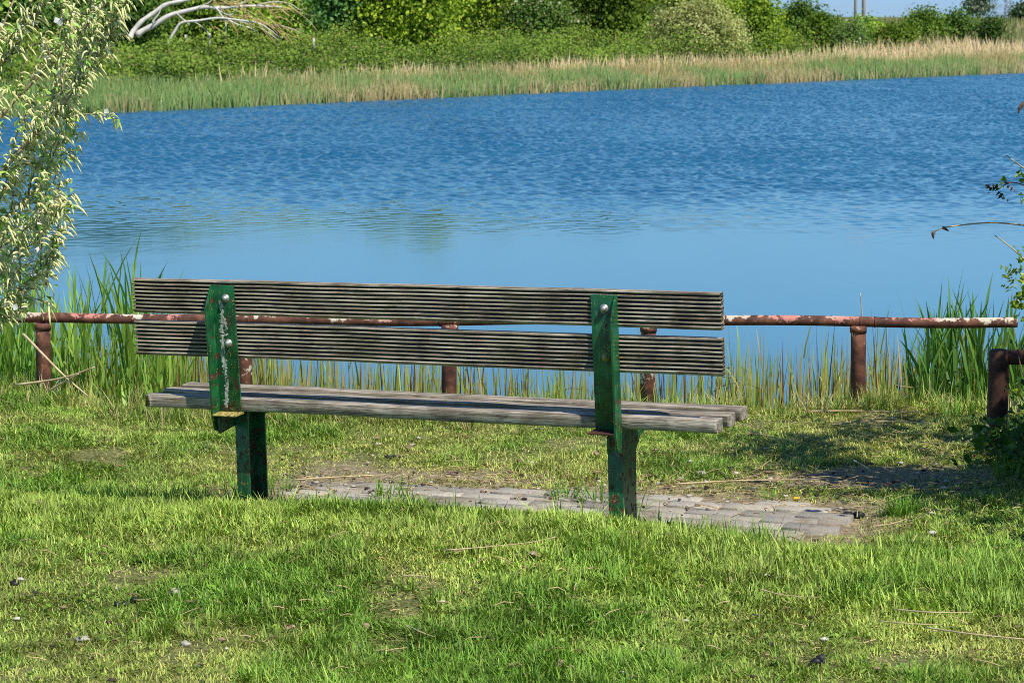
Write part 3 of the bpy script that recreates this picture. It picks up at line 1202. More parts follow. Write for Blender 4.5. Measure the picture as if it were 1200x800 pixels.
tag(mb.build("reed_stubble", m_reed), "broken green and tan reed stubble standing in shallow water", "reeds", kind='stuff')

# ------------------------------------------------------------------ far bank: reed belt, thicket
def shore_pts(n, s0, s1, d0, d1, mode=1.0):
    """random points along the far shoreline between two x positions, at a distance d0..d1 on its land side"""
    P = np.array([(x, np.interp(x, SHORE[:, 0], SHORE[:, 1])) for x in np.linspace(s0, s1, 400)])
    seg = np.hypot(*np.diff(P, axis=0).T)
    # nearer parts need more blades
    wgt = seg / P[:-1, 1] ** 1.0
    i = rng.choice(len(seg), n, p=wgt / wgt.sum())
    f = rng.random(n)[:, None]
    Q = P[i] * (1 - f) + P[i + 1] * f
    T = P[i + 1] - P[i]
    T /= np.linalg.norm(T, axis=1)[:, None]
    N = np.stack([-T[:, 1], T[:, 0]], 1)
    d = d0 + (d1 - d0) * rng.random(n) ** mode
    return Q[:, 0] + N[:, 0] * d, Q[:, 1] + N[:, 1] * d, d


def far_blades(mb, X, Y, H, col, wid, lean0=.12):
    n = len(X)
    B = np.stack([X, Y, zg(X, Y) - .05], 1)
    mb.add(*blades(B, rng.random(n) * 2 * PI, H, wid * (.6 + .8 * rng.random(n)), np.abs(rng.normal(lean0 * .6, lean0, n)), np.abs(rng.normal(.15, .2, n)), col, 2, face=rng.normal(.5, .6, n)))


mb = MB()
n = 30000
X, Y, d = shore_pts(n, -17, 44, -.35, 1.7)
gm = fbm(X, Y, 2.2, 111) + .12 * (fbm(X, Y, .7, 113) - .5)
green = rng.random(n) < np.clip(sstep(.36, .58, gm) * .75 + .22 - .5 * sstep(.7, 1.5, d) - .25 * sstep(.1, -.3, d) + .45 * sstep(-6.5, -9, X), 0, 1)
FG, FT = np.array([.22, .40, .12]), np.array([.66, .54, .28])
c = np.where(green[:, None], mixc(np.broadcast_to(FG, (n, 3)), np.broadcast_to(np.array([.40, .46, .17]), (n, 3)), rng.random(n)),
             mixc(np.broadcast_to(FT, (n, 3)), np.broadcast_to(np.array([.50, .42, .19]), (n, 3)), rng.random(n)))
H = (.56 + .26 * rng.random(n)) * (1 + .5 * (fbm(X, Y, 1.6, 117) - .5)) * (1 + .15 * sstep(5, 25, X)) * (.92 + .2 * np.clip(d, 0, 2))
far_blades(mb, X, Y, H, c, .045)
o = mb.build("reed_belt", m_reed)
tag(o, "belt of green and tan reeds along the far shore", "reeds", kind='stuff')

mb = MB()
n = 26000
X, Y, d = shore_pts(n, -17, 52, 1.6, 10, 1.4)
wide = 1.9 + .9 * sstep(-8, 6, X) + 4.2 * sstep(8, 20, X)         # how far inland the dry reeds reach
lm = fbm(X, Y, 2.6, 121)
keep = (d < wide) & (rng.random(n) < (.38 + .9 * sstep(.40, .6, lm)) * sstep(-9.5, -6.5, X) + .6 * sstep(8, 14, X))
X, Y, d = X[keep], Y[keep], d[keep]
n = len(X)
c = mixc(np.broadcast_to(np.array([.95, .72, .44]), (n, 3)), np.broadcast_to(np.array([.78, .60, .30]), (n, 3)), rng.random(n))
gr = rng.random(n) < .10
c = np.where(gr[:, None], np.array([.20, .25, .08]), c)
H = (.70 + .40 * rng.random(n)) * (1 + .5 * (fbm(X, Y, 2.0, 123) - .5))
far_blades(mb, X, Y, H, c, .05, .16)
tag(mb.build("dry_reed_belt", m_dry), "pale dry tan reeds and tall grass behind the green shore reeds", "reeds", kind='stuff')


def leaf_mass(X, Y, z, nrm_up, size, c):
    N = len(X)
    nr = rng.normal(size=(N, 3)) * .7 + np.array([.25, -.45, nrm_up])
    return leaves(np.stack([X, Y, z], 1), nr, size, .75, c)


mb = MB()
n = 150000
X, Y, d = shore_pts(n, -19, 24, 1.1, 12.5, .9)
keep = rng.random(n) < (1 - .9 * sstep(9, 15, X)) * sstep(1.0, 2.2, d + 1.5 * (fbm(X, Y, 1.5, 131) - .5))
X, Y, d = X[keep], Y[keep], d[keep]
n = len(X)
lump = fbm(X, Y, 1.3, 133, 3)
lump = np.clip((lump - .28) * 2.1, 0, 1)
top = (.25 + .75 * lump) * (.45 + 1.25 * sstep(.3, .7, fbm(X, Y, 3.4, 163))) * sstep(.6, 3.2, d) * (1 - .45 * sstep(9, 12.5, d)) + .1
f = rng.random(n) ** .45
z = zg(X, Y) + top * f
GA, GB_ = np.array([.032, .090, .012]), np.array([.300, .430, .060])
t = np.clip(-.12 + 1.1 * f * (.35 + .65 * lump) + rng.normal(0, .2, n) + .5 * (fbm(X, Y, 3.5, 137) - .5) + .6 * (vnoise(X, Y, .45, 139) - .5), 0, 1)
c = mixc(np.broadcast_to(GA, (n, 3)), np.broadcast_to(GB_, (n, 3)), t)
br = rng.random(n) < .04
c = np.where(br[:, None], np.array([.34, .27, .13]), c)
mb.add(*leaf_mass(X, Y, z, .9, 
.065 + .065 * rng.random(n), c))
tag(mb.build("bramble_thicket", m_leaf_far), "low green bramble thicket covering the slope above the far reeds", "undergrowth", kind='stuff')
# weeds and rough grass at the feet of the right hand shrubs and over the far field
mb = MB()
n = 16000
X, Y, d = shore_pts(n, 12, 95, 9, 60, 1.1)
c = mixc(np.broadcast_to(np.array([.50, .40, .20]), (n, 3)), np.broadcast_to(np.array([.16, .21, .06]), (n, 3)), np.clip(sstep(.35, .62, fbm(X, Y, 5, 141)) + .3 * sstep(14, 30, d) + rng.normal(0, .15, n), 0, 1))
far_blades(mb, X, Y, .5 + .5 * rng.random(n), c, .09, .2)
tag(mb.build("rough_grass", m_dry), "rough dry grass of the field behind the far shore", "grass", kind='stuff')


# ------------------------------------------------------------------ trees and shrubs beyond the lake
def crown(mb, cen, rad, n_cl, per, leaf, ca, cb, hole=.0, flat=0.0, seed=0, white=None, wfrac=0.0, spread=.30, dome=False):
    r = np.random.default_rng(seed)
    d = unit(r.normal(size=(n_cl, 3)))
    d[:, 2] = np.where(d[:, 2] < -.55, -d[:, 2], d[:, 2])
    rr = r.random(n_cl) ** .38
    if dome:                                                   # full to the ground: a dome instead of an egg
        hz = r.random(n_cl) ** .85
        an = r.random(n_cl) * 2 * PI
        wd = (1 - hz ** 2.6) ** .5 * (.86 + .14 * np.minimum(hz * 5, 1))
        d = np.stack([np.cos(an) * wd, np.sin(an) * wd, hz * 2 - 1], 1)
        d[:, 2] = (hz * 2 - 1) / np.maximum(rr, .3)
    lob = .62 + .75 * np.array([mnoise.noise(Vector(p * 1.7 + seed * 3.1)) * .5 + .5 for p in d])
    S = np.repeat((rr * lob)[:, None], 3, 1)
    if dome:
        S[:, 2] = np.clip(rr, .3, 1) * (.62 + .40 * (lob - .62) / .75)
        S[:, 2] = np.where(d[:, 2] < 0, np.clip(rr, .3, 1), S[:, 2])
    P = cen + d * S * rad
    d = unit(d + 1e-9)
    ok = np.array([mnoise.noise(Vector(p / max(rad) * 2.6 + seed)) for p in P]) > -.28 - (1 - hole) * .6
    P, d, rr = P[ok], d[ok], rr[ok]
    k = len(P)
    cl = np.repeat(np.arange(k), per)
    N = len(cl)
    Q = P[cl] + r.normal(size=(N, 3)) * spread * np.array([1, 1, .75])
    nr = d[cl] * .8 + r.normal(size=(N, 3)) * .75 + np.array([.1, -.1, .35])
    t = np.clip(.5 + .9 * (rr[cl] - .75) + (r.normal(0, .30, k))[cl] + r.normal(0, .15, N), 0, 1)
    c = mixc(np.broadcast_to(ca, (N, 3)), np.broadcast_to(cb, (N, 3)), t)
    if white is not None:
        wsel = (r.random(k) < wfrac)[cl] & (r.random(N) < .6)
        c = np.where(wsel[:, None], np.asarray(white), c)
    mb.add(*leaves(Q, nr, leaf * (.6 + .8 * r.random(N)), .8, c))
    return P


TREES = []


def tree(px, base_py, w_px, top_py, label, ca, cb, kind="shrub", leaf=.15, dens=1.0, seed=1, group=None, zt=None, white=None, wfrac=0.0, cat=None, low=.06, D=None, hole=.3, spread=.30, mat=None):
    b = hit(px, base_py)
    if D:
        p = at(px, base_py, D)
        b = np.array([p[0], D, float(zg(p[0], D))])
    Y = b[1]
    ztop = CAM_H - (top_py - 20) / F_PX * Y if zt is None else zt
    H = ztop - b[2]
    Wd = w_px / F_PX * Y
    root = empty(kind, tuple(b))
    tag(root, label, cat or kind, group)
    mb = MB()
    rad = np.array([Wd / 2, Wd / 2 * .85, H * (1 - low) / 2])
    cen = np.array([0, 0, H * low + rad[2]])
    vol = (rad[0] * rad[1] * rad[2]) ** (2 / 3)
    ncl = int(np.clip(190 * vol * dens, 50, 1500))
    leaf = leaf * .78
    per = int(np.clip(15 * (.17 / leaf) ** 1.4, 8, 44))
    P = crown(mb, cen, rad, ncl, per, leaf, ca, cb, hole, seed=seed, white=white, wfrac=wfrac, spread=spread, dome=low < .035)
    r = np.random.default_rng(seed + 500)
    tk = MB()
    nst = 1 if kind == "tree" else 3
    th = .055 * H ** .9 if kind == "tree" else .035 * H ** .9
    for q in range(nst):
        o = r.normal(0, .12 * Wd / 3, 2) * (nst > 1)
        top = np.array([o[0] * 2, o[1] * 2, H * .72])
        tr = spline([(o[0], o[1], -.2), (o[0] * 1.2 + r.normal(0, .04), o[1] * 1.2, H * .25), (o[0] * 1.6 + r.normal(0, .08), o[1] * 1.6, H * .5), top], 10)
        tk.add(*tube(tr, np.linspace(th, th * .3, 10), 7))
        for g in r.choice(len(P), min(len(P), 10), replace=False):
            s = tr[int(r.integers(2, 8))]
            m = (s + P[g]) / 2 + np.array([0, 0, .08 * H])
            tk.add(*tube(spline([s, m, P[g]], 6), np.linspace(th * .4, th * .10, 6), 5))
    mb.build("crown", mat or m_leaf_far, root)
    tk.build("trunk" if kind == "tree" else "stems", m_bark, root)
    TREES.append(root)
    return root


G = lambda a, b, c: np.array([a, b, c])
DK1, DK2 = G(.035, .09, .02), G(.11, .21, .035)
YG1, YG2 = G(.10, .21, .015), G(.62, .78, .07)
MG1, MG2 = G(.08, .20, .024), G(.56, .76, .10)
BG1, BG2 = G(.06, .18, .05), G(.30, .54, .15)
# tall growth behind (its tops are above the frame and mirror in the calm water)
tree(-30, 62, 260, 0, "tall dark green tree at the far left behind the willow", DK1 * 1.3, G(.14, .24, .04), "tree", .24, 1.0, 11, zt=5.4, low=.02)
tree(120, 57, 190, 0, "dark leafy tree between the left tree and the fallen trunk", DK1 * 1.3, G(.17, .28, .04), "tree", .20, 1.0, 12, zt=5.2, low=.02)
tree(235, 54, 180, 0, "broad green tree rising behind the fallen bleached trunk", MG1, MG2 * .9, "tree", .19, 1.0, 13, zt=4.8, low=.02)
tree(345, 54, 150, 0, "light green bushy tree right of the fallen bleached trunk", MG1 * 1.2, MG2 * 1.2, "tree", .18, 1.0, 14, zt=4.8, low=.02)
for k, (px, D_, ww, lab) in enumerate(((60, 104, 260, "dark tall tree in the back row behind the willow"), (185, 108, 230, "dark tall tree in the back row behind the fallen trunk"), (290, 112, 240, "dark tall tree in the back row above the orange twigs"),
                                  (395, 116, 220, "dark tall tree in the back row behind the bluish bush"), (480, 120, 220, "dark tall tree in the back row behind the bright yellow green pair"),
                                  (575, 124, 230, "dark tall tree in the back row behind the white blossoming shrub"), (670, 128, 230, "dark tall tree in the back row behind the hawthorn"))):
    tree(px, 45, ww, 0, lab, DK1, MG2 * .5, "tree", .24, .8, 60 + k, "back row of trees beyond the lake", zt=6.3 + .4 * math.sin(k * 2.1), D=D_, low=.02)
tree(402, 63, 76, -30, "bluish green bush left of the bright yellow green pair", BG1, BG2, "shrub", .17, 1.3, 15)
tree(452, 67, 74, -60, "bright yellow green bushy tree, left one of the close pair", YG1, YG2, "tree", .17, 1.3, 16, low=.0, zt=4.9)
tree(500, 73, 80, -55, "bright yellow green bushy tree, right one of the close pair", YG1, YG2, "tree", .17, 1.3, 17, low=.0, zt=5.2)
tree(538, 53, 34, -6, "thin shrub covered in white blossom between green bushes", G(.10, .12, .06), G(.25, .25, .17), "shrub", .13, .7, 18, white=(.78, .77, .70), wfrac=.85, hole=.9)
tree(578, 56, 84, -60, "yellow green tree behind the white blossoming shrub", YG1 * .9, YG2 * .9, "tree", .18, 1.1, 19, zt=5.0, low=.0)
tree(630, 59, 82, -3, "rounded hawthorn dotted with creamy blossom clusters", MG1 * 1.1, G(.19, .245, .06), "shrub", .16, 1.3, 20, white=(.62, .62, .42), wfrac=.10)
tree(705, 60, 108, -70, "dense mid green tree with dark hollow beneath, right of the hawthorn", YG1 * .8, G(.175, .25, .03), "tree", .18, 1.2, 21, zt=5.2, low=.02)
tree(762, 59, 60, 10, "small grey green shrub beside the pale rounded willow shrub", MG1, G(.19, .22, .075), "shrub", .14, 1.1, 22)
tree(780, 48, 150, -40, "yellowish tree standing behind the pale rounded willow shrub", YG1 * .8, YG2 * .8, "tree", .2, 1.0, 23, zt=4.0, low=.05)
tree(818, 80, 112, 3, "pale greyish green rounded willow shrub on the far shore", G(.20, .25, .07), G(.66, .66, .26), "shrub", .12, 1.7, 24, low=.0, spread=.24)
tree(838, 33, 90, -30, "dark bluish conifer showing above the pale rounded shrub", G(.012, .03, .018), G(.035, .065, .035), "tree", .2, 1.0, 25, D=150)
tree(885, 72, 76, -4, "large mid green shrub right of the pale rounded shrub", MG1, YG2 * .75, "shrub", .17, 1.3, 26, low=.0)
tree(860, 47, 70, -22, "green tree between the conifer and the large mid green shrub", MG1 * .8, MG2 * .9, "tree", .18, 1.1, 27, low=.02)
tree(937, 50, 46, 2, "dark green round bush left of the pair of poles", DK1 * 1.3, G(.16, .27, .04), "shrub", .18, 1.2, 28, low=.0)
tree(962, 61, 50, 17, "yellow green bush in front of the dark round bush", YG1, G(.19, .26, .03), "shrub", .16, 1.3, 29, low=.0)
tree(998, 68, 40, 27, "loose pale green shrub below the two poles", MG1 * 1.3, G(.26, .31, .10), "shrub", .14, 1.0, 30, white=(.6, .6, .45), wfrac=.08, low=.0)
tree(1012, 54, 56, 25, "spreading green shrub right behind the two poles", MG1, MG2, "shrub", .16, 1.1, 31, low=.0)
tree(1050, 60, 60, 33, "low yellow green bush right of the two poles", YG1, G(.19, .245, .03), "shrub", .16, 1.3, 32, low=.0)
tree(1083, 50, 54, 14, "dark green bush with pale blossom at its left edge", MG1 * .8, G(.24, .36, .05), "shrub", .17, 1.3, 33, white=(.6, .6, .48), wfrac=.04, low=.0)
tree(1122, 50, 34, 15, "narrow dark green bush left of the pale poplar", DK1 * 1.4, G(.20, .32, .05), "shrub", .17, 1.3, 34, low=.0)
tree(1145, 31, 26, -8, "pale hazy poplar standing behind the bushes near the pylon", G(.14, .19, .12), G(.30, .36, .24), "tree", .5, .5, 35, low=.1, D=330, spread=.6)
tree(1161, 54, 26, 21, "small dark round bush standing alone before the pylon", DK1, G(.12, .22, .035), "shrub", .15, 1.4, 36, low=.0)
tree(1207, 34, 44, 8, "distant green tree at the right edge of the picture", G(.06, .10, .05), G(.14, .2, .08), "tree", .4, .7, 37, low=.05, D=260, spread=.5)
for k, (px, D, zt, ww) in enumerate(((-150, 70, 6, 300), (1290, 170, 5, 120), (1400, 180, 5, 200))):
    tree(px, 45, ww, 0, ("tall green tree beyond the far left shore", "distant green tree outside the right edge, nearer one", "distant broad green tree outside the right edge")[k], MG1, MG2, "tree", .3, .6, 40 + k, D=D, zt=zt)

# ------------------------------------------------------------------ fallen bleached tree
ft = empty("fallen_tree", tuple(hit(165, 66)))
tag(ft, "fallen leafless tree with bleached arching trunks on the far slope", "dead tree")
f0 = np.array(ft.location)
FY = f0[1]


def arch(pts, r0, r1, n=30, dy=0.0, ddy=0.0):
    P = spline([at(px, py, FY + dy + ddy * i) - f0 for i, (px, py) in enumerate(pts)], n)
    P[:, 2] += .03 * np.sin(np.arange(n) * .9) * .6
    return tube(P, np.linspace(r0, r1, n) * (1 + .08 * np.sin(np.arange(n) * 1.7)), 9)


mb = MB()
mb.add(*arch([(152, 46), (158, 34), (176, 18), (200, 4), (230, -1), (262, -4)], .10, .05, dy=-.3, ddy=.1))
mb.build("trunk", m_bleached, ft)
mb = MB()
mb.add(*arch([(160, 42), (172, 34), (188, 25), (206, 16), (232, 10), (252, 9), (275, 9), (305, 7), (330, 9)], .108, .03, dy=-.6))
mb.build("trunk", m_bleached, ft)
mb = MB()
mb.add(*arch([(196, 54), (204, 38), (212, 28), (232, 24), (262, 22), (290, 25), (312, 32), (330, 46)], .055, .02, dy=-1.0))
for pts, r in (([(252, 9), (258, 16), (264, 26), (265, 46)], .04), ([(178, 28), (186, 16), (192, 4)], .03), ([(262, 22), (272, 26), (288, 32), (300, 36)], .035),
               ([(206, 16), (214, 22), (222, 30)], .03), ([(290, 25), (296, 34), (303, 44)], .02), ([(262, 22), (300, 31), (326, 47)], .02), ([(300, 7), (330, 2), (352, 12)], .022), ([(275, 9), (286, 2), (292, -6)], .02), ([(320, 30), (338, 32), (352, 40)], .014), ([(232, 10), (246, 2), (252, -6)], .02), ([(225, 25), (240, 34), (246, 44)], .018), ([(250, 10), (268, 18), (276, 12), (284, 2)], .02)):
    mb.add(*arch(pts, r, r * .5, 12, dy=-.8))
mb.build("branches", m_bleached, ft)
mb = MB()
r = np.random.default_rng(77)
for k in range(64):
    sx, sy = r.uniform(235, 335), r.uniform(-6, 32)
    L_ = r.uniform(18, 60)
    an = r.normal(.35, .45)
    pts = [(sx + L_ * t * math.cos(an), sy + L_ * t * math.sin(an) + 7 * t * t * r.uniform(0, 1.5)) for t in (0, .35, .7, 1)]
    V, Fs = arch(pts, .018, .007, 7, dy=r.uniform(-1.2, .8))
    mb.add(V, Fs, (1, 1, 1))
M = Mat("orange_dead_twig")
m_otwig = M.done(Base_Color=M.ramp(M.noise(M.coord(), 3, 3), [(.3, (.42, .29, .10)), (.7, (.72, .54, .24))]), Roughness=.85)
mb.build("twigs", m_otwig, ft)

# short pale stakes in the thicket
for k, (px, y0, y1, lab) in enumerate(((245, 49, 39, "short pale stake under the arch of the fallen tree"), (367, 51, 45, "short pale stake standing alone right of the fallen tree"),
                                     (217, 49, 41, "short grey stake left under the fallen tree"))):
    h = hit(px, 50)
    Y = FY - .6
    a, b = at(px, y0 + 8, Y), at(px + .6, y1, Y)
    mb = MB()
    mb.add(*tube([a, (a + b) / 2 + (.01, 0, 0), b], [.052, .05, .042], 8))
    tag(mb.build("wooden_stake", m_stake), lab, "stake", "pale stakes on the far slope")

# ------------------------------------------------------------------ poles, pylon, wires
for k, (px, D, by, wd, lab) in enumerate(((1002, 128, 40, .085, "thin wooden pole, left one of the pair above the far bushes"), (1011.5, 124, 42, .105, "thicker pale wooden pole, right one of the pair above the far bushes"))):
    b = at(px, by, D)
    g = float(zg(b[0], D))
    root = empty("utility_pole", (b[0], D, g))
    tag(root, lab, "pole", "pair of poles on the far shore")
    mb = MB()
    mb.add(*tube([(0, 0, -.3), (0, 0, 3), (.02, 0, 7.2 - k * .2)], [wd, wd * .95, wd * .8], 10))
    mb.build("pole", m_pole, root)
    mb = MB()
    mb.add(*box((.02, -.1, 6.7 - k * .2), (1.5, .09, .11)))
    for x in (-.65, 0, .65):
        mb.add(*tube([(x + .02, -.1, 6.75 - k * .2), (x + .02, -.1, 6.95 - k * .2)], .04, 8))
    mb.build("crossarm", m_pole, root)


def lattice(px, D, hgt, wb, label, arm):
    b = at(px, 27, D)
    root = empty("power_pylon", (b[0], D, float(zg(b[0], D))))
    tag(root, label, "pylon", "distant pylons")
    mb = MB()
    lv = np.linspace(0, hgt, 12)
    hw = lambda z: wb / 2 * (1 - .82 * (z / hgt) ** .8)
    cor = [(-1, -1), (1, -1), (1, 1), (-1, 1)]
    R = D * .00011
    for a in range(4):
        mb.add(*tube([(cor[a][0] * hw(z), cor[a][1] * hw(z), z) for z in lv], R * 1.5, 4))
        for i in range(11):
            p, q = cor[a], cor[(a + 1) % 4]
            z0, z1 = lv[i], lv[i + 1]
            mb.add(*tube([(p[0] * hw(z0), p[1] * hw(z0), z0), (q[0] * hw(z1), q[1] * hw(z1), z1)], R, 4))
            mb.add(*tube([(q[0] * hw(z0), q[1] * hw(z0), z0), (p[0] * hw(z1), p[1] * hw(z1), z1)], R, 4))
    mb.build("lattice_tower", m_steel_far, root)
    for z in (hgt * .68, hgt * .80, hgt * .92):
        mb = MB()
        for s in (-1, 1):
            mb.add(*tube([(s * hw(z), 0, z + .8), (s * arm, 0, z)], R, 4))
            mb.add(*tube([(s * hw(z), 0, z - .3), (s * arm, 0, z)], R, 4))
        mb.build("crossarm", m_steel_far, root)


lattice(1172, 900, 34, 5.2, "hazy steel lattice pylon on the far horizon, taller one", 6)
lattice(1181, 1500, 30, 4.6, "small hazy lattice pylon beside the taller one", 6)
for k, (x0, y0, x1, y1, D) in enumerate(((985, -6, 1215, 27, 420), (1010, 3, 1215, 13, 430), (1000, -18, 1230, 4, 440))):
    a, b = at(x0 - 300, y0 - 10, D), at(x1 + 150, y1 - 6, D)
    P = [a + (b - a) * t + np.array([0, 0, -5 * 4 * t * (1 - t) * .25]) for t in np.linspace(0, 1, 16)]
    mb = MB()
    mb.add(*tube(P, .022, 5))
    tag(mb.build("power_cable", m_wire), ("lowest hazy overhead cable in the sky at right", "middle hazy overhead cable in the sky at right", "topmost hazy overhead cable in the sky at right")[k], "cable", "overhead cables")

# ------------------------------------------------------------------ willow in catkin at the left
WD = 7.9
wb = at(-150, 640, WD)
willow = empty("willow_bush", (wb[0], WD, float(zg(wb[0], WD))))
tag(willow, "willow bush covered in pale yellow green catkins at the left edge", "willow")
w0 = np.array(willow.location)
wr_ = np.random.default_rng(15)


def wpath(pts, dy0, dy1, n):
    P = np.array([at(px, py, WD + dy0 + (dy1 - dy0) * i / (len(pts) - 1)) for i, (px, py) in enumerate(pts)])
    return spline(P, n) - w0


stems, cat_sites = MB(), []
MAIN = [([(-150, 650), (-120, 420), (-70, 250), (-10, 150), (60, 75), (108, 30), (128, -18)], 0, .25, .020),
        ([(-150, 650), (-110, 400), (-40, 260), (20, 180), (70, 128), (92, 98)], 0, -.3, .020),
        ([(-150, 650), (-130, 380), (-60, 160), (-10, 60), (25, -20)], 0, .45, .020),
        ([(-120, 420), (-60, 330), (0, 262), (45, 215), (70, 165)], .05, -.15, .012),
        ([(-120, 430), (-50, 355), (5, 305), (40, 268), (62, 235)], .05, .3, .011),
        ([(-130, 470), (-60, 395), (-5, 360), (38, 325), (66, 300)], .0, -.25, .010),
        ([(-60, 160), (0, 80), (40, 25), (60, -20)], .2, .1, .010),
        ([(50, 145), (100, 85), (125, 50), (144, 8)], -.2, -.35, .006),
        ([(-40, 260), (10, 215), (50, 160), (88, 130)], -.1, .35, .008),
        ([(-70, 250), (-30, 130), (-15, 40), (-10, -20)], .1, -.3, .010),
        ([(-90, 330), (-40, 300), (0, 290), (40, 262), (74, 252)], .0, -.35, .008),
        ([(-100, 400), (-50, 380), (-15, 345), (20, 318)], .0, .4, .008),
        ([(20, 180), (50, 150), (66, 100), (76, 40), (80, 6)], -.2, .1, .006),
        ([(-110, 420), (-70, 410), (-30, 395), (10, 372)], .0, -.2, .007)]
twigs = []
for pts, a, b, r0 in MAIN:
    P = wpath(pts, a, b, 40)
    stems.add(*tube(P, np.linspace(r0 * .55, r0 * .14, 40), 7))
    n0 = 14 if len(pts) > 5 else 8
    for i in range(n0, 40, 2):
        t = P[min(i + 1, 39)] - P[i - 1]
        t = t / np.linalg.norm(t)
        for s in range(1 if wr_.random() < .6 else 0):
            dv = unit(t * .9 + wr_.normal(0, .6, 3) * np.array([1, 1, .8]) + np.array([.0, 0, .55]))
            L_ = wr_.uniform(.08, .30) * (1.15 - .7 * i / 40) + .03
            q = np.array([P[i], P[i] + dv * L_ * .5 + (0, 0, .01), P[i] + dv * L_ + np.array([0, 0, -.10 * L_])])
            twigs.append(spline(q, 9))
    twigs.append(P[n0:])
# upright shoots that make the feathery outline
BY_, BXM = [-10, 50, 100, 150, 200, 250, 300, 340, 375], [140, 132, 108, 92, 74, 70, 52, 68, 34]
for k in range(50):
    y0 = wr_.uniform(20, 385)
    x0 = wr_.uniform(-30, 1) if wr_.random() < .25 else np.interp(y0, BY_, BXM) - abs(wr_.normal(0, 38)) - 6
    L_ = wr_.uniform(35, 105)
    an = wr_.normal(1.15, .28)
    x1, y1 = x0 + L_ * math.cos(an), y0 - L_ * math.sin(an)
    x1 = min(x1, np.interp(y1, BY_, BXM) + 8)
    d0 = WD + wr_.uniform(-.4, .45)
    twigs.append(spline([at(x0, y0, d0) - w0, at(x0 + (x1 - x0) * .35, y0 + (y1 - y0) * .55, d0 + .02) - w0, at(x1, y1, d0 + .03) - w0], 9))
for q in twigs:
    if len(q) == 9:
        stems.add(*tube(q, np.linspace(.0030, .0014, 9), 5))
stems.build("branches", m_twig, willow)
cat_m, leaf_m, fluff = MB(), MB(), MB()
CA_, CB_ = np.array([.76, .76, .32]), np.array([.96, .93, .52])
for q in twigs:
    seg = np.linalg.norm(np.diff(q, axis=0), axis=1)
    Lq = seg.sum()
    cum = np.concatenate([[0], np.cumsum(seg)])
    s = wr_.uniform(.008, .03)
    while s < Lq:
        i = min(np.searchsorted(cum, s), len(q) - 1)
        p = q[i - 1] + (q[i] - q[i - 1]) * (s - cum[i - 1]) / max(seg[i - 1], 1e-6)
        t = unit(q[i] - q[i - 1])
        d = unit(np.cross(t, wr_.normal(size=3)) * 1.1 + t * .3 + np.array([.25, -.1, .45]))
        Lc = wr_.uniform(.026, .052)
        u = np.linspace(0, 1, 8)[:, None]
        bendv = np.array([.18, 0, -.85]) * wr_.uniform(.5, 1.3)
        cp = p + d * Lc * (u - .12 * u ** 2) + bendv * Lc * u ** 2.2
        rad = .0037 * np.array([.25, .75, 1, 1.05, 1, .92, .72, .3]) * (1 + .16 * np.array([0, 1, -1, 1, -1, 1, -1, 0])) * wr_.uniform(.8, 1.1)
        tone = CA_ + (CB_ - CA_) * wr_.random()
        V, Fs = tube(cp, rad, 6)
        K = np.repeat(tone[None], len(V), 0) * wr_.uniform(.75, 1.15, (len(V), 1))
        cat_m.add(V, Fs, K)
        # small leaves at the foot of the catkin
        for _ in range(int(wr_.random() < .75)):
            c = p + wr_.normal(0, .012, 3)
            nn = 1
            gcol = np.array([.30, .50, .09]) * wr_.uniform(.5, 1.5) + np.array([.05, .04, .02]) * wr_.random()
            V, F, K = leaves(c[None], (wr_.normal(size=(1, 3)) + np.array([[.2, -.5, .6]])), wr_.uniform(.018, .042), .42, gcol[None])
            leaf_m.add(V, F, K)
        if wr_.random() < .05:
            a = np.arange(5)
            for _ in range(3):
                V, F, K = leaves((p + wr_.normal(0, .012, 3))[None], wr_.normal(size=(1, 3)), wr_.uniform(.015, .03), .9, np.array([[.75, .76, .72]]))
                fluff.add(V, F, K)
        s += wr_.uniform(.008, .0165)
cm = cat_m.build("catkins", m_catkin, willow, smooth=True)
cm["kind"] = "stuff"
leaf_m.build("foliage", m_leaf_near, willow)
fluff.build("seed_fluff", m_catkin, willow)["kind"] = "stuff"

# ------------------------------------------------------------------ bramble at the right edge
br = empty("bramble_bush", (2.55, 8.95, float(zg(2.55, 8.95))))
tag(br, "leafy bramble bush reaching in from the right edge over the pipe post", "bush")
b0 = np.array(br.location)
r = np.random.default_rng(31)
canes, lv = MB(), MB()


def spray(c, n, spread, size, ca, cb, up=.4):
    c = np.asarray(c, float)
    P = c + r.normal(size=(n, 3)) * spread
    nr = r.normal(size=(n, 3)) * .7 + np.array([.25, -.45, up])
    col = mixc(np.broadcast_to(ca, (n, 3)), np.broadcast_to(cb, (n, 3)), np.clip(r.normal(.5, .3, n), 0, 1))
    sz = size * (.6 + .7 * r.random(n))
    # each leaf as three leaflets
    for k, (da, ss) in enumerate(((0, 1), (1, .75), (-1, .75))):
        V, F, K = leaves(P - b0 + r.normal(size=(n, 3)) * size * .35 * (k > 0), nr + r.normal(size=(n, 3)) * .25, sz * ss, .72, col)
        lv.add(V, F, K)


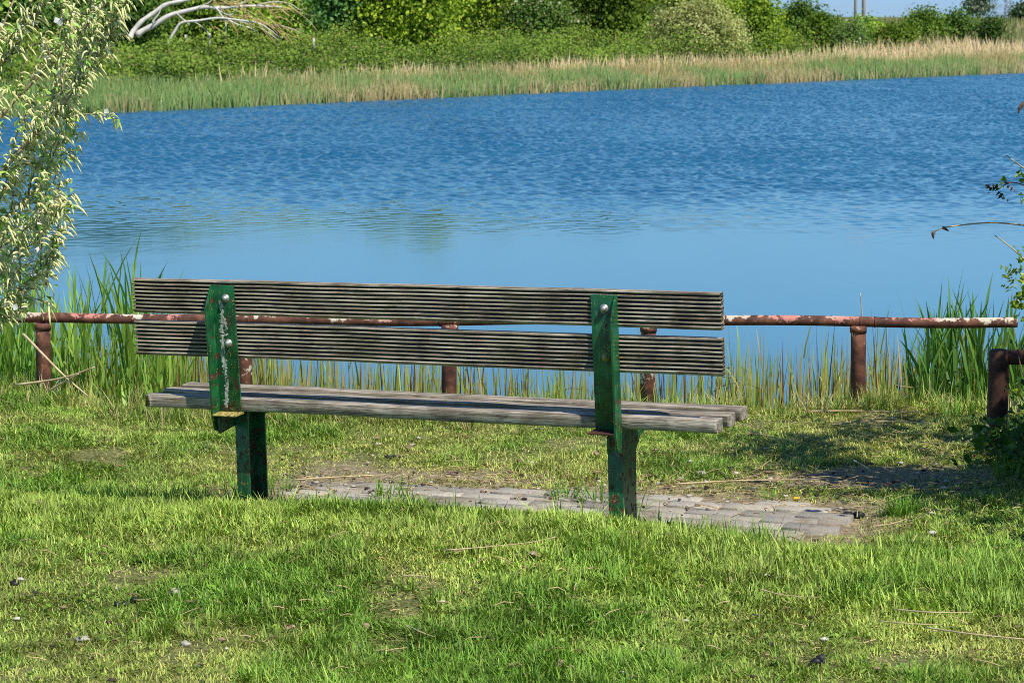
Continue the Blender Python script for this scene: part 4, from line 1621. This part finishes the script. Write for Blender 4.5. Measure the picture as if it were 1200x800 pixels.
LD, LM, LY = np.array([.030, .085, .014]), np.array([.10, .21, .03]), np.array([.48, .60, .06])
for k in range(40):                                      # low leaves round the pipe post
    p = at(r.uniform(1150, 1260), r.uniform(506, 562), r.uniform(8.9, 9.75))
    p[2] = max(p[2], float(zg(p[0], p[1])) + .02)
    spray(p, 9, .045, .045, LD, LM)
for px, py, Y, n, sp in ((1196, 330, 9.3, 16, .03), (1190, 312, 9.3, 8, .02), (1203, 345, 9.2, 16, .03), (1200, 300, 9.4, 8, .02), (1180, 322, 9.3, 5, .015), (1192, 350, 9.2, 7, .02),
                         (1204, 375, 9.2, 12, .03), (1206, 440, 9.2, 12, .04), (1205, 470, 9.2, 14, .04)):
    spray(at(px, py, Y), n, sp, .034, LM, LY, .2)
RB = np.array([.13, .045, .025])
for px, py, n, ca, cb in ((1165, 222, 5, RB, LD), (1172, 231, 5, LD, RB), (1173, 215, 3, LY, LM), (1182, 218, 3, RB, RB * 2.2), (1198, 204, 5, LM, LY), (1196, 232, 3, LM, LY), (1203, 212, 5, LM, LY)):
    spray(at(px, py, 9.1), n, .011, .026, ca, cb, .1)
for k in range(620):                                     # the mass of the bush, outside the frame
    p = np.array([2.56, 8.55, 1.15]) + np.clip(r.normal(size=3), -1.8, 1.8) * np.array([.40, .5, .78])
    half = .2143 * p[1] + .20
    q_ = p - np.array([1.98, 9.25, .62])
    s_ = SUN / np.linalg.norm(SUN)
    if np.linalg.norm(q_ - s_ * (q_ @ s_)) < .34:
        continue
    if p[0] > half and p[2] > .0:
        spray(p, 12, .07, .05, LD * 1.3, LM)
for k in range(230):                                     # high arching sprays that shade the lawn
    p = np.array([2.38, 8.35, 1.75]) + np.clip(r.normal(size=3), -1.7, 1.7) * np.array([.22, .30, .34])
    q_ = p - np.array([1.98, 9.25, .62])
    if np.linalg.norm(q_ - SUN * (q_ @ SUN)) < .36:
        continue
    if p[0] > .2143 * p[1] + .18:
        spray(p, 12, .07, .05, LD * 1.3, LM)
for k in range(120):
    p = np.array([2.55, 9.05, .25]) + np.clip(r.normal(size=3), -1.7, 1.7) * np.array([.28, .45, .22])
    if p[2] > -.08 and p[0] > .2143 * p[1] + .04:
        spray(p, 10, .06, .05, LD, LM)
for pts, rr_ in (([(1300, 470, 9.1), (1250, 330, 9.1), (1225, 240, 9.1), (1190, 214, 9.1), (1166, 224, 9.1)], .004), ([(1300, 480, 9.2), (1250, 400, 9.2), (1215, 355, 9.25), (1194, 318, 9.3)], .004),
                ([(1310, 520, 9.0), (1250, 470, 9.1), (1205, 450, 9.2), (1190, 400, 9.3)], .004), ([(1300, 540, 9.2), (1230, 535, 9.2), (1180, 512, 9.3), (1150, 525, 9.3)], .004),
                ([(1300, 440, 9.0), (1260, 300, 9.0), (1235, 150, 9.0), (1260, 40, 9.1)], .006), ([(1330, 500, 8.8), (1340, 250, 8.8), (1300, 60, 8.7), (1330, -60, 8.7)], .009)):
    P = spline([at(*q) for q in pts], 24) - b0
    canes.add(*tube(P, np.linspace(rr_, rr_ * .45, 24), 6))
for k in range(16):
    a = np.array([2.75 + r.normal(0, .15), 8.85 + r.normal(0, .2), -.1])
    e = np.array([2.75, 8.75, 1.1]) + np.clip(r.normal(size=3), -1.3, 1.3) * np.array([.3, .5, .5])
    e[0] = max(e[0], .2143 * e[1] + .2)
    canes.add(*tube(spline([a, (a + e) / 2 + np.array([.05, 0, .12]), e], 14) - b0, np.linspace(.008, .003, 14), 6))
canes.build("canes", m_cane, br)
lv.build("foliage", m_leaf_near, br)

# dry reed stalks leaning in from the right
M = Mat("dry_reed_stalk")
m_stalk = M.done(Base_Color=M.ramp(M.noise(M.coord(), 25, 4), [(.35, (.42, .30, .15)), (.65, (.74, .58, .33))]), Roughness=.7)
m_brown = plain("brown_seed_head", (.12, .065, .035), (.30, .19, .11), 80)
for pts, Y, tips, lab in (([(1240, 272), (1200, 264), (1160, 261), (1125, 264), (1105, 267), (1096, 271)], 9.6, [(1096, 271, 1094, 280), (1104, 267, 1112, 271)], "dry pale reed stalk arching over the water with curled brown tip"),
                          ([(1230, 212), (1205, 200), (1190, 190), (1179, 182)], 9.6, [], "straight dry stalk poking in above the reddish bramble leaves"),
                          ([(1235, 330), (1205, 308), (1185, 290), (1166, 276)], 9.5, [], "straight dry stalk poking in above the bright bramble leaves"),
                          ([(1012, 470), (1011, 400), (1010, 365), (1008, 343)], 11.3, [], "thin dry reed stalk rising behind the right rail post"),
                          ([(1250, 190), (1225, 140), (1210, 122), (1203, 120)], 9.6, [(1202, 120, 1193, 134), (1204, 119, 1197, 128), (1206, 121, 1201, 133)], "brown drooping reed seed head at the right edge")):
    P = spline([at(px, py, Y) for px, py in pts], 20)
    root = empty("dry_reed_stalk", tuple(P[0]))
    tag(root, lab, "reed stalk", "dry reed stalks")
    mb = MB()
    mb.add(*tube(P - P[0], np.linspace(.0042, .0022, 20), 6))
    mb.build("stem", m_stalk, root)
    for x0, y0, x1, y1 in tips:
        a, b = at(x0, y0, Y), at(x1, y1, Y)
        mb = MB()
        mb.add(*tube(spline([a, (a + b) / 2 + np.array([-.006, 0, .006]), b], 8) - P[0], np.array([.003, .006, .0075, .0075, .007, .006, .004, .001]) * (1.0 if Y < 10 else .8), 6))
        mb.build("seed_head", m_brown, root)

# ------------------------------------------------------------------ litter on the lawn
r = np.random.default_rng(41)


def lump(c, s, seed):
    """irregular pebble or crumb: a noisy squashed ball"""
    n1, n2 = 7, 10
    rr = np.random.default_rng(seed)
    V = []
    for i in range(n1):
        th = PI * i / (n1 - 1)
        for j in range(n2):
            ph = 2 * PI * j / n2
            d = np.array([math.sin(th) * math.cos(ph), math.sin(th) * math.sin(ph), math.cos(th)])
            k = 1 + .55 * mnoise.noise(Vector(d * 1.6 + seed * 5.3)) + .2 * mnoise.noise(Vector(d * 4.1 + seed))
            V.append(np.asarray(c) + d * k * np.asarray(s))
    F = [[i * n2 + j, (i + 1) * n2 + j, (i + 1) * n2 + (j + 1) % n2, i * n2 + (j + 1) % n2] for i in range(n1 - 1) for j in range(n2)]
    return V, np.array(F)


def crumbs(name, px, py, parts, mat, label, cat, group=None, lift=.005):
    h = hit(px, py)
    root_v = h + (0, 0, lift)
    mb = MB()
    for k, (dx, dz, sx, sy, sz) in enumerate(parts):
        mb.add(*lump((dx, 0 * dz, dz), (sx, sy, sz), px * 7 + k))
    o = mb.build(name, mat, smooth=False)
    o.location = root_v
    tag(o, label, cat, group)
    return o


crumbs("black_lump", 17, 688, [(0, .006, .015, .012, .010)], m_black, "black lump with a pale flake beside it near the left edge", "lump", "black lumps on the lawn")
crumbs("pale_flake", 24, 684, [(0, .008, .012, .007, .006)], m_white, "pale flake leaning on the black lump near the left edge", "flake")
crumbs("black_lump", 157, 707, [(0, .006, .014, .010, .009), (.012, .006, .010, .009, .008)], m_black, "largest lump of the black row on the lawn at left", "lump", "black lumps on the lawn")
crumbs("black_lump", 147, 711, [(0, .003, .010, .009, .008)], m_black, "middle small lump of the black row on the lawn at left", "lump", "black lumps on the lawn")
crumbs("black_lump", 138, 712, [(0, .003, .011, .009, .008)], m_black, "leftmost lump of the black row on the lawn", "lump", "black lumps on the lawn")
crumbs("black_lump", 956, 780, [(0, .006, .016, .012, .010), (.014, .012, .012, .010, .013), (.020, .005, .010, .010, .009)], m_black, "bent black lump in the grass near the bottom right", "lump", "black lumps on the lawn")
crumbs("black_lump", 462, 537, [(-.02, .002, .02, .01, .006), (.012, .003, .026, .008, .006)], m_black, "flat black lump on the grass beyond the paving", "lump", "black lumps on the lawn")
crumbs("black_lump", 1001, 607, [(-.02, .008, .024, .018, .012), (.018, .008, .020, .016, .012)], m_black, "dark mossy clod at the right end of the paving", "lump", "black lumps on the lawn")
crumbs("stone", 96, 752, [(0, .004, .022, .016, .009)], m_stone, "flat beige stone lying on the lawn at lower left", "stone", "stones on the lawn")
crumbs("stone", 205, 697, [(0, .004, .018, .014, .011), (.022, .0, .010, .01, .007)], m_stone, "pale rough stone in the grass behind the black row", "stone", "stones on the lawn")
crumbs("stone", 217, 758, [(0, .002, .018, .014, .009)], m_stone, "grey stone half hidden in the grass right of the flat beige one", "stone", "stones on the lawn")
crumbs("stone", 606, 784, [(0, .005, .018, .014, .009), (-.018, .004, .010, .01, .009)], m_dryleaf, "brown clod of earth near the bottom middle of the lawn", "clod")
crumbs("stone", 20, 727, [(0, .002, .012, .009, .005)], m_white, "small white stone on the lawn at the left edge", "stone", "stones on the lawn")
crumbs("stone", 822, 558, [(0, .006, .024, .02, .010)], m_stone, "pale stone in the bare soil right of the right bench leg", "stone", "stones on the lawn")
crumbs("stone", 1092, 628, [(0, .004, .016, .013, .008)], m_white, "whitish stone on the lawn right of the paving end", "stone", "stones on the lawn")
crumbs("black_lump", 858, 553, [(0, .006, .016, .013, .012)], m_black, "dark clod in the grass beyond the right end of the bench", "lump", "black lumps on the lawn")
crumbs("bottle_cap", 933, 589, [(0, .010, .014, .011, .007)], m_yellow, "small bright yellow plastic scrap lying on the paving", "scrap")


def curl_leaf(px, py, L, label, mat=None, yaw=None):
    h = hit(px, py)
    yaw = r.uniform(0, 2 * PI) if yaw is None else yaw
    V, F = [], []
    n = 7
    for i in range(n):
        t = i / (n - 1)
        wd = L * .28 * math.sin(PI * (.06 + .90 * t)) ** .8
        z = .016 + .35 * L * (t - .5) ** 2 * 2 + .006 * math.sin(t * 7)
        for s, dz in ((-1, .35), (0, 0), (1, .35)):
            V.append((L * (t - .5), s * wd, z + dz * wd))
    for i in range(n - 1):
        for j in (0, 1):
            a = i * 3 + j
            F.append([a, a + 1, a + 4, a + 3])
    o = mesh("dry_leaf", np.array(V), np.array(F), mat or m_dryleaf, smooth=True)
    o.location = h
    o.rotation_euler = (r.normal(0, .25), r.normal(0, .2), yaw)
    tag(o, label, "leaf", "fallen leaves on the lawn")


for px, py, L, lab in ((630, 657, .05, "upright curled pinkish leaf in the middle of the lawn"), (427, 743, .045, "narrow brown leaf on the lawn below the left half of the bench"),
                       (337, 741, .035, "small brown leaf left of the narrow brown leaf on the lawn"), (655, 786, .035, "tan leaf right of the clod near the bottom middle"),
                       (915, 566, .055, "curled tan leaf standing on the soil beyond the paving"), (860, 686, .04, "grey leaf in the grass at the right of the lawn"),
                       (1112, 705, .045, "pale crumpled leaf in the grass at lower right"), (480, 529, .05, "light leaf on the lawn seen under the bench seat"),
                       (700, 536, .045, "pale leaf on the soil left of the right bench leg"), (1035, 556, .05, "pale leaf in the shaded soil near the bramble bush")):
    curl_leaf(px, py, L, lab)
curl_leaf(905, 684, .055, "long white feather like flake in the grass at right", m_white, .2)
curl_leaf(487, 745, .04, "whitish flake on the lawn right of the narrow brown leaf", m_white, .1)
curl_leaf(338, 799, .03, "white flake at the bottom edge of the lawn", m_white)


def stalk(pts, rad, label, lift=.018):
    P = np.array([hit(px, py, lift) for px, py in pts])
    P[:, 2] += np.array([lift + r.uniform(0, .012) for _ in pts])
    P = spline(P, 16)
    mb = MB()
    mb.add(*tube(P - P[0], np.linspace(rad * .68, rad * .4, 16), 6))
    o = mb.build("straw_stalk", m_stalk)
    o.location = P[0]
    tag(o, label, "straw", "dry straw stalks on the ground")


for pts, rad, lab in (([(945, 489), (1010, 487), (1080, 489)], .005, "long straw stalk on the lawn, farthest one before the right post"),
                      ([(975, 503), (1030, 501), (1098, 504)], .005, "straw stalk on the lawn just nearer than the farthest long one"),
                      ([(876, 512), (905, 519), (935, 524)], .004, "short straw stalk slanting on the lawn right of the bench seat"),
                      ([(790, 573), (870, 572), (960, 569)], .0055, "long pale straw stalk lying along the far edge of the paving"),
                      ([(935, 569), (965, 567), (985, 568)], .004, "short straw stalk continuing the long one beside the paving"),
                      ([(1000, 545), (1012, 552), (1020, 560)], .005, "short brown stick on the soil near the bramble shadow"),
                      ([(1050, 722), (1090, 728), (1140, 726)], .004, "straw stalk in the grass at lower right, upper one of two"),
                      ([(1085, 745), (1140, 755), (1215, 762)], .004, "straw stalk in the grass at lower right, lower one of two"),
                      ([(1030, 735), (1060, 742), (1100, 740)], .003, "thin straw between the two stalks at lower right"),
                      ([(520, 654), (570, 650), (620, 643), (652, 640)], .003, "thin bent straw in the long grass at the middle"),
                      ([(345, 570), (400, 567), (452, 564)], .005, "straw stalk lying on the paving right of the left leg"),
                      ([(1028, 625), (1045, 620), (1062, 616)], .004, "short straw beside the grass tuft right of the paving"),
                      ([(890, 700), (915, 704), (940, 707)], .003, "fine straw on the lawn below the white flake"),
                      ([(472, 685), (490, 684), (503, 685)], .003, "short straw on the lawn at the middle left")):
    stalk(pts, rad, lab)
for pts, lab in (([(27, 391), (73, 438), (103, 464)], "dry stick leaning steeply across the base of the left rail post"), ([(18, 451), (72, 443), (111, 430)], "dry stick lying nearly flat before the left rail post"),
                 ([(57, 458), (78, 446), (92, 438)], "short dry stick crossing the other two at the left rail post")):
    P = spline([at(px, py, 10.2 - .1 * i) for i, (px, py) in enumerate(pts)], 12)
    mb = MB()
    mb.add(*tube(P - P[0], np.linspace(.006, .0035, 12), 6))
    o = mb.build("dry_stick", m_stalk)
    o.location = P[0]
    tag(o, lab, "stick", "dry sticks at the left post")

# loose straw and crumbs nobody could count
mb = MB()


def loose(px, py, L, rad, lift, col, dz=.0):
    h = hit(px, py)
    an, el = r.uniform(0, 2 * PI), r.normal(.0, .22)
    d = np.array([math.cos(an), math.sin(an) * .8, math.sin(el)]) * L / 2
    m_ = h + (0, 0, lift + abs(d[2]))
    mb.add(*tube([m_ - d, m_ + r.normal(0, .06, 3) * L + (0, 0, .004), m_ + d], [rad, rad, rad * .6], 4, False), col)


SA_, SB_ = np.array([.62, .48, .24]), np.array([.36, .25, .13])
for k in range(260):
    loose(r.normal(20, 45), r.normal(441, 9), r.uniform(.06, .28), .0028, r.uniform(.01, .08), SA_ * r.uniform(.6, 1.1))
for k in range(150):
    loose(r.normal(1035, 28), r.normal(461, 8), r.uniform(.06, .22), .0028, r.uniform(.01, .09), SA_ * r.uniform(.6, 1.1))
for k in range(330):
    loose(r.uniform(320, 1080), 563 + r.normal(0, 9) + max(0, (r.uniform(0, 1) > .6)) * 8, r.uniform(.01, .08), .0019, .008, SA_ * r.uniform(.4, 1.1))
for k in range(260):
    loose(r.uniform(820, 1200), r.uniform(470, 610), r.uniform(.02, .10), .0018, .014, SA_ * r.uniform(.5, 1.1))
for k in range(300):
    loose(r.uniform(-20, 1220), r.uniform(475, 810), r.uniform(.02, .07), .0018, .022, (SA_ if r.random() < .6 else SB_) * r.uniform(.6, 1.15))
tag(mb.build("straw_litter", m_dry), "loose broken straw scattered over the lawn, paving edge and post feet", "straw", kind='stuff')
mb = MB()
for k in range(560):
    a = r.random()
    px, py = (r.uniform(-20, 1220), r.uniform(480, 812)) if a < .35 else (r.uniform(330, 1150), r.normal(570, 16))
    h = hit(px, py)
    s = r.uniform(.003, .009)
    mb.add(*lump(h + (0, 0, .012), (s * r.uniform(.8, 1.8), s, s * .6), int(k)), np.array([(.62, .56, .46), (.40, .28, .17), (.08, .06, .05), (.26, .17, .12)][int(r.integers(0, 4))]))
tag(mb.build("crumb_litter", m_dry), "tiny pale and dark crumbs scattered over lawn and soil", "crumbs", kind='stuff')
